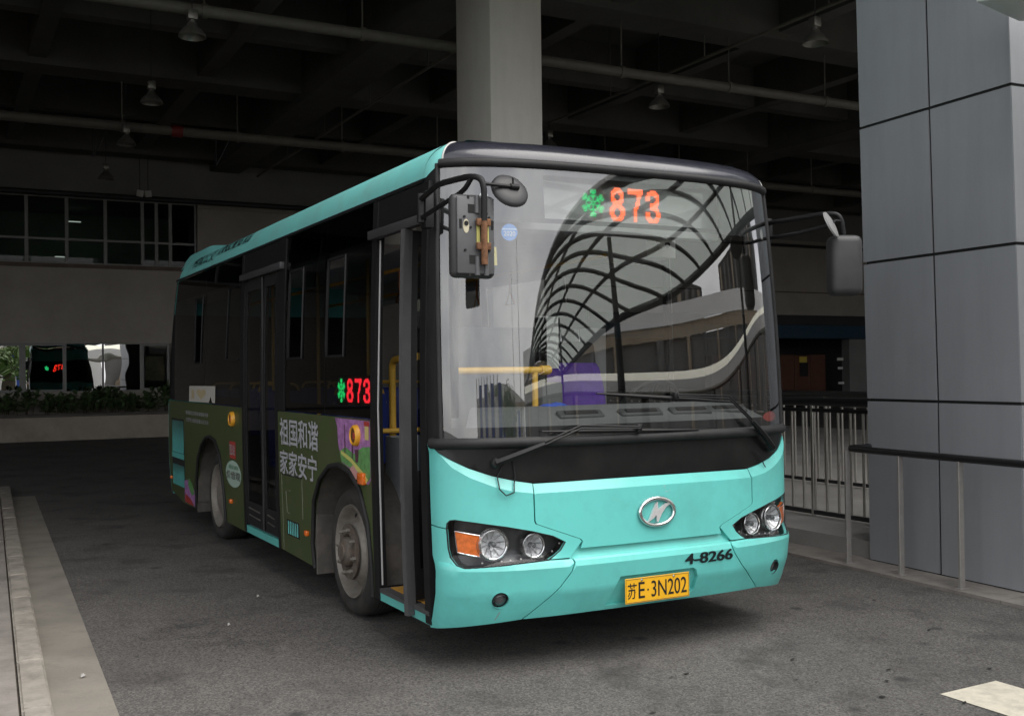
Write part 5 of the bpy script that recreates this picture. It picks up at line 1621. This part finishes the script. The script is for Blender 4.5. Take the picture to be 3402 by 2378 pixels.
for c_ in ([(-.90, 1.14), (-.945, 1.06), (-.95, .99), (-.915, .955), (-.872, .97), (-.85, 1.05), (-.86, 1.135)], [(.80, 1.115), (.84, 1.09), (.875, 1.05), (.895, 1.01)]):
    sm_ = []
    for i in range(len(c_) - 1):
        for k in range(4): sm_.append((c_[i][0] + (c_[i + 1][0] - c_[i][0]) * k / 4, c_[i][1] + (c_[i + 1][1] - c_[i][1]) * k / 4))
    mb = MB(); mb.tube([front(a, b, -.016) for a, b in sm_ + [c_[-1]]], .0035, 6); mb.build('washer_hose', RUBBER, bus, 60)

# ---- mirrors
def arc(pts, n=5):
    """round the corners of a polyline a little"""
    P = [Vector(p) for p in pts]
    out = [P[0]]
    for i in range(1, len(P) - 1):
        a, b, c = P[i - 1], P[i], P[i + 1]
        d0, d1 = min(.07, (a - b).length * .45), min(.07, (c - b).length * .45)
        p0, p1 = b + (a - b).normalized() * d0, b + (c - b).normalized() * d1
        for k in range(n + 1):
            t = k / n
            out.append(p0 * (1 - t) ** 2 + b * 2 * t * (1 - t) + p1 * t * t)
    return out + [P[-1]]
# door-side mirror (its back cover is missing)
mm = MB(); mm.rbox((-.055, -.30, 2.27), (.235, .06, .405), bev=.028, seg=3)
mA = mm.build('wing_mirror', MIRBLK, bus, 40)
def msub(mb, n, m, sm=40):
    o = mb.build(n, m, None, sm); o.parent = mA; return o
mb = MB(); mb.rbox((-.050, -.334, 2.272), (.20, .014, .37), bev=.006, seg=2); msub(mb, 'mirror_back_plate', MIRGREY)
for x, z, w, h in ((-.075, 2.40, .034, .042), (-.07, 2.155, .034, .042), (-.132, 2.325, .014, .045), (.038, 2.325, .014, .045), (-.09, 2.455, .012, .014), (-.085, 2.082, .012, .014)):
    mb = MB(); mb.box(x - w / 2, x + w / 2, -.343, -.338, z - h / 2, z + h / 2); msub(mb, 'mirror_slot', DARKUN)
mb = MB(); mb.prism(ell(-.103, 2.315, .016, .034, 16), lambda a, b, t: (a, -.343 if t else -.336, b)); msub(mb, 'oval_plug', mat('cream_plastic', (0.5, 0.46, 0.33), 0.5))
mb = MB(); mb.lathe([(.012, -.002), (.0, -.003)], (-.103, -.344, 2.328), 'y', 12); msub(mb, 'plug_hole', DARKUN)
for x, z in ((-.113, 2.36), (-.11, 2.20), (.02, 2.36), (.02, 2.20), (-.08, 2.31)):
    mb = MB(); mb.lathe([(.006, .0), (.006, -.008), (0, -.009)], (x, -.340, z), 'y', 8); msub(mb, 'mirror_screw', ARMB)
for x in (-.04, .008):
    mb = MB(); mb.box(x - .008, x + .008, -.348, -.338, 2.215, 2.32); msub(mb, 'foam_strip', mat('yellow_foam', (0.5, 0.48, 0.15), 0.8))
    mb = MB(); mb.tube([(x - .004, -.340, 2.38), (x - .004, -.340, 2.465)], .014, 8); msub(mb, 'arm_channel', MIRGREY)
    mb = MB(); mb.tube([(x - .004, -.340, 2.08), (x - .004, -.340, 2.17)], .014, 8); msub(mb, 'arm_channel', MIRGREY)
mb = MB(); mb.tube(arc([(-.045, .33, 2.545), (-.115, -.05, 2.562), (-.055, -.31, 2.565), (-.018, -.37, 2.54), (-.018, -.366, 2.32)]), .0155, 10); msub(mb, 'mirror_arm', ARMB)
mb = MB(); mb.tube([(-.018, -.366, 2.34), (-.018, -.366, 2.13)], .0165, 10)
for z in (2.335, 2.22): mb.rbox((-.018, -.358, z), (.075, .02, .035), bev=.004)
msub(mb, 'rusty_clamp', RUST)
mb = MB(); mb.tube(arc([(-.045, .33, 2.445), (-.10, .0, 2.45), (-.07, -.26, 2.50), (-.05, -.31, 2.565)]), .0125, 8); msub(mb, 'mirror_arm', ARMB)
mb = MB(); mb.tube([(-.045, .33, 2.42), (-.045, .33, 2.575)], .024, 10); mb.rbox((-.01, .33, 2.49), (.05, .07, .20), bev=.006); msub(mb, 'mirror_bracket', BLACKP)
mb = MB(); mb.tube([(-.018, -.37, 2.52), (.17, -.37, 2.515)], .0095, 8); mb.tube([(.125, -.37, 2.516), (.17, -.37, 2.515)], .015, 10); mb.tube([(.14, -.37, 2.52), (.14, -.37, 2.56)], .005, 6); msub(mb, 'convex_mirror_arm', ARMB)
Rm = Matrix.Rotation(rad(60), 3, 'X') @ Matrix.Rotation(rad(0), 3, 'Z')
mb = MB(); mb.lathe([(0, .024), (.05, .022), (.085, .014), (.096, .004), (.098, -.006), (.0, -.008)], (.135, -.345, 2.50), m=Rm, seg=32); msub(mb, 'convex_mirror', MIRBLK)
# driver-side mirror
mm = MB(); mm.rbox((2.63, -.08, 2.245), (.20, .15, .375), Matrix.Rotation(rad(-24), 3, 'Z'), bev=.045, seg=4)
mA = mm.build('wing_mirror', MIRBLK, bus, 50)
mb = MB(); mb.tube(arc([(2.46, .42, 2.565), (2.50, .2, 2.568), (2.545, -.02, 2.575), (2.60, -.09, 2.56), (2.62, -.09, 2.42)]), .0155, 10); msub(mb, 'mirror_arm', ARMB)
mb = MB(); mb.tube([(2.46, .42, 2.465), (2.50, .15, 2.475), (2.56, -.02, 2.50)], .0125, 8); msub(mb, 'mirror_arm', ARMB)
mb = MB(); mb.rbox((2.465, .43, 2.515), (.05, .05, .16), bev=.006); msub(mb, 'mirror_bracket', BLACKP)
Rm = Matrix.Rotation(rad(62), 3, 'X') @ Matrix.Rotation(rad(28), 3, 'Y')
mb = MB(); mb.lathe([(0, .012), (.06, .010), (.085, .004), (.088, -.006), (.0, -.010)], (2.475, -.13, 2.487), m=Rm, seg=32); msub(mb, 'convex_mirror', mat('convex_back', (0.2, 0.2, 0.2), 0.5))
mb = MB(); mb.tube([(2.475, -.12, 2.49), (2.55, -.09, 2.52), (2.60, -.09, 2.52)], .009, 8); msub(mb, 'convex_mirror_arm', ARMB)

# ---- cab and interior seen through the glass
def dashf(u, v):
    s = -1.12 + 2.24 * u
    p = front(s, 1.30, .05 + .42 * v)
    return Vector((p.x, p.y, 1.285 + .125 * math.sin(v * 1.75)))
mb = MB(); mb.grid(dashf, 40, 8); mb.build('dashboard', DASH, bus, 60)
mb = MB(); mb.grid(lambda u, v: Vector((.25 + 1.98 * u, .62 + .03 * math.sin(u * 6), .5 + .85 * v)), 12, 4); mb.build('dash_front', DASH, bus, 60)
for s in (-.34, .08, .46, .80):
    p = front(s, 1.30, .20)
    mb = MB(); mb.rbox((p.x, p.y + .0, 1.362), (.30, .07, .03), Matrix.Rotation(rad(32), 3, 'X'), bev=.012, seg=3)
    vv = mb.build('dash_vent', mat('vent_grey', (0.06, 0.062, 0.065), 0.5), bus, 40)
    mb = MB(); mb.rbox((p.x, p.y - .006, 1.372), (.22, .03, .022), Matrix.Rotation(rad(32), 3, 'X'), bev=.004); q = mb.build('vent_slot', DARKUN, None, 30); q.parent = vv
# steering wheel
R_ = Matrix.Rotation(rad(-55), 3, 'X')
mb = MB(); mb.tube([Vector((1.86, .95, 1.36)) + R_ @ Vector((.22 * math.cos(t), .22 * math.sin(t), 0)) for t in [2 * math.pi * k / 32 for k in range(32)]], .016, 8, closed=True)
sw = mb.build('steering_wheel', RUBBER, bus, 60)
mb = MB(); mb.tube([(1.86, .95, 1.36), (1.86, .72, 1.05)], .035, 8)
for k in range(3): mb.tube([(1.86, .95, 1.36), Vector((1.86, .95, 1.36)) + R_ @ Vector((.21 * math.cos(2.1 * k + .5), .21 * math.sin(2.1 * k + .5), 0))], .014, 6)
q = mb.build('steering_column', RUBBER, None, 60); q.parent = sw
# driver seat
mb = MB(); mb.rbox((1.72, 1.45, .92), (.50, .50, .14), bev=.05, seg=3); ds_ = mb.build('driver_seat', GREYSEAT, bus, 50)
mb = MB(); mb.rbox((1.72, 1.74, 1.40), (.48, .13, .86), Matrix.Rotation(rad(-8), 3, 'X'), bev=.05, seg=3); q = mb.build('seat_back', mat('seat_dark', (0.035, 0.035, 0.04), 0.7), None, 50); q.parent = ds_
mb = MB(); mb.rbox((1.78, 1.83, 2.02), (.29, .09, .20), Matrix.Rotation(rad(-8), 3, 'X'), bev=.04, seg=3); q = mb.build('headrest', mat('seat_dark', (0, 0, 0)), None, 50); q.parent = ds_
mb = MB()
for x in (1.70, 1.86): mb.tube([(x, 1.80, 1.78), (x, 1.83, 1.96)], .008, 6)
q = mb.build('headrest_bars', CHROME, None, 50); q.parent = ds_
mb = MB(); mb.rbox((1.72, 1.45, .60), (.36, .36, .5), bev=.02); q = mb.build('seat_base', DARKUN, None, 40); q.parent = ds_
mb = MB(); mb.box(1.05, 2.38, 2.25, 2.28, .35, 1.95); mb.build('cab_partition', GREYSEAT, bus, 0)
# handrails
mb = MB(); mb.tube(arc([(.30, 1.64, 1.20), (.30, 1.64, 1.70), (.30, 1.20, 1.715)]), .023, 10); mb.build('handrail', YELLOWRAIL, bus, 60)
mb = MB(); mb.tube([(.22, .75, 1.62), (.99, .75, 1.62)], .022, 12)
for x in (.30, .95): mb.tube([(x - .03, .75, 1.62), (x + .03, .75, 1.62)], .029, 12)
mb.build('handrail', YELLOWRAIL, bus, 60)
mb = MB(); mb.tube([(.88, .75, .4), (.88, .75, 1.62)], .019, 10); mb.build('handrail', YELLOWRAIL, bus, 60)
mb = MB(); mb.tube([(.42, .98, .35), (.42, .98, 2.6)], .021, 10); mb.build('grab_pole', mat('pole_dark', (0.05, 0.05, 0.055), 0.3, metal=0.5), bus, 60)
q = lettering('pole_lettering', 'nohand', mat('gold_ink', (0.55, 0.38, 0.06), 0.5), lambda a, b, off: Vector((.388 + a, .956, b)), 0, 1.80, .045, .30, bus)
mb = MB(); mb.tube([(.20, 1.60, 1.235), (.75, 1.60, 1.235)], .017, 8); mb.build('handrail', YELLOWRAIL, bus, 60)
mb = MB(); mb.box(.26, .80, 1.62, 1.66, .36, 1.20); mb.build('modesty_panel', PANELG, bus, 0)
mb = MB(); mb.box(.24, .27, 1.18, 1.62, .33, 1.20); mb.build('modesty_panel', PANELG, bus, 0)
for x, z0, z1 in ((1.08, 1.35, 1.96),):
    mb = MB(); mb.box(x, x + .06, 1.05, 1.10, .4, z1); mb.build('ticket_post', BLACKP, bus, 0)
    mb = MB(); mb.rbox((x + .08, 1.06, 1.80), (.14, .02, .34), bev=.004); mb.build('ticket_board', WHITEP, bus, 30)
    mb = MB(); mb.rbox((x + .05, 1.02, 1.42), (.16, .12, .24), bev=.02); mb.build('fare_box', DASH, bus, 30)
# blue plastic seats
seat = thing('x', 'x', 'x')
bpy.data.objects.remove(seat)
def pseat(x, y, ang=0):
    mb = MB()
    mb.rbox((x, y, .80), (.42, .40, .06), bev=.025, seg=2)
    s_ = mb.build('passenger_seat', BLUESEAT, bus, 50)
    mb = MB(); mb.rbox((x, y + .21, 1.13), (.42, .06, .66), Matrix.Rotation(rad(-9), 3, 'X'), bev=.025, seg=2); q = mb.build('seat_back', BLUESEAT, None, 50); q.parent = s_
    mb = MB(); mb.box(x - .15, x + .15, y - .1, y + .1, .345, .78); q = mb.build('seat_leg', GREYSEAT, None, 0); q.parent = s_
    mb = MB(); mb.tube(arc([(x - .2, y + .25, 1.38), (x - .18, y + .28, 1.52), (x + .18, y + .28, 1.52), (x + .2, y + .25, 1.38)]), .014, 6); q = mb.build('seat_handle', YELLOWRAIL, None, 50); q.parent = s_
for x, y in ((.50, 2.55), (.50, 4.75), (.50, 5.9), (.50, 6.7), (1.95, 3.0), (1.95, 3.85), (1.95, 4.7), (1.95, 5.6), (1.95, 6.5), (1.45, 4.7), (1.45, 5.6), (1.45, 6.5), (.95, 6.7)):
    pseat(x, y)
for y in (2.0, 3.2, 4.5, 6.0):
    mb = MB(); mb.tube([(.72, y, .35), (.72, y, 2.62)], .017, 8); mb.build('grab_pole', YELLOWRAIL, bus, 60)
for x in (.75, 1.7):
    mb = MB(); mb.tube([(x, 1.2, 2.40), (x, 7.2, 2.40)], .015, 8); mb.build('ceiling_rail', YELLOWRAIL, bus, 60)
for x, y in ((.75, 1.75), (.75, 2.15), (.75, 2.6), (1.7, 2.6), (1.7, 3.2)):
    mb = MB(); mb.tube([(x, y, 2.40), (x, y, 2.26)], .008, 6)
    mb.tube([(x, y, 2.26), (x, y + .07, 2.15), (x, y - .07, 2.15)], .009, 6, closed=True)
    mb.build('strap_handle', mat('orange_plastic', (0.45, 0.13, 0.02), 0.5), bus, 60)
# dome camera and sun visor
mb = MB(); mb.lathe([(.045, .05), (.05, .03), (.046, .0), (.036, -.025), (.018, -.042), (0, -.046)], (1.62, .42, 2.40), 'z', 24)
dc = mb.build('dome_camera', WHITEP, bus, 60)
mb = MB(); mb.lathe([(.02, 0), (.012, -.008), (0, -.009)], (1.62, .381, 2.382), 'y', 16); q = mb.build('camera_lens', HOUSING, None, 50); q.parent = dc
mb = MB(); mb.tube([(1.62, .42, 2.45), (1.62, .42, 2.63)], .025, 10); q = mb.build('camera_mount', WHITEP, None, 50); q.parent = dc

# towel over the seat back: a thing of its own
def tow(u, v):
    x = 1.42 + .50 * u + (-.06 * (1 - u) * max(0, v - .3))
    if v < .12:
        y, z = 1.79 - .5 * v, 1.64 + .03 * math.sin(v * 13)
    else:
        y, z = 1.70 - .12 * (v - .12) + .012 * math.sin(u * 9 + v * 4), 1.655 - .30 * (v - .12) / .88 - .015 * math.sin(u * 3.1)
    return Vector((x, y - .05, z))
o = MB().grid(tow, 24, 18).build('towel', PURPLE, None, 60)
md = o.modifiers.new('thickness', 'SOLIDIFY'); md.thickness = .008
tag(o, 'purple towel draped over the driver seat inside the bus', 'towel')
o = MB().grid(lambda u, v: Vector((.70 + .30 * u, .40 + .16 * v, 1.365 + .06 * math.sin(u * 3.14) * math.sin(v * 3.1) + .012 * math.sin(u * 14 + v * 9))), 18, 10).build('cloth', mat('blue_cloth', (0.03, 0.08, 0.42), 0.9, var=0.2, scale=20), None, 60)
tag(o, 'crumpled blue cloth lying on the dashboard behind the windscreen', 'cloth')
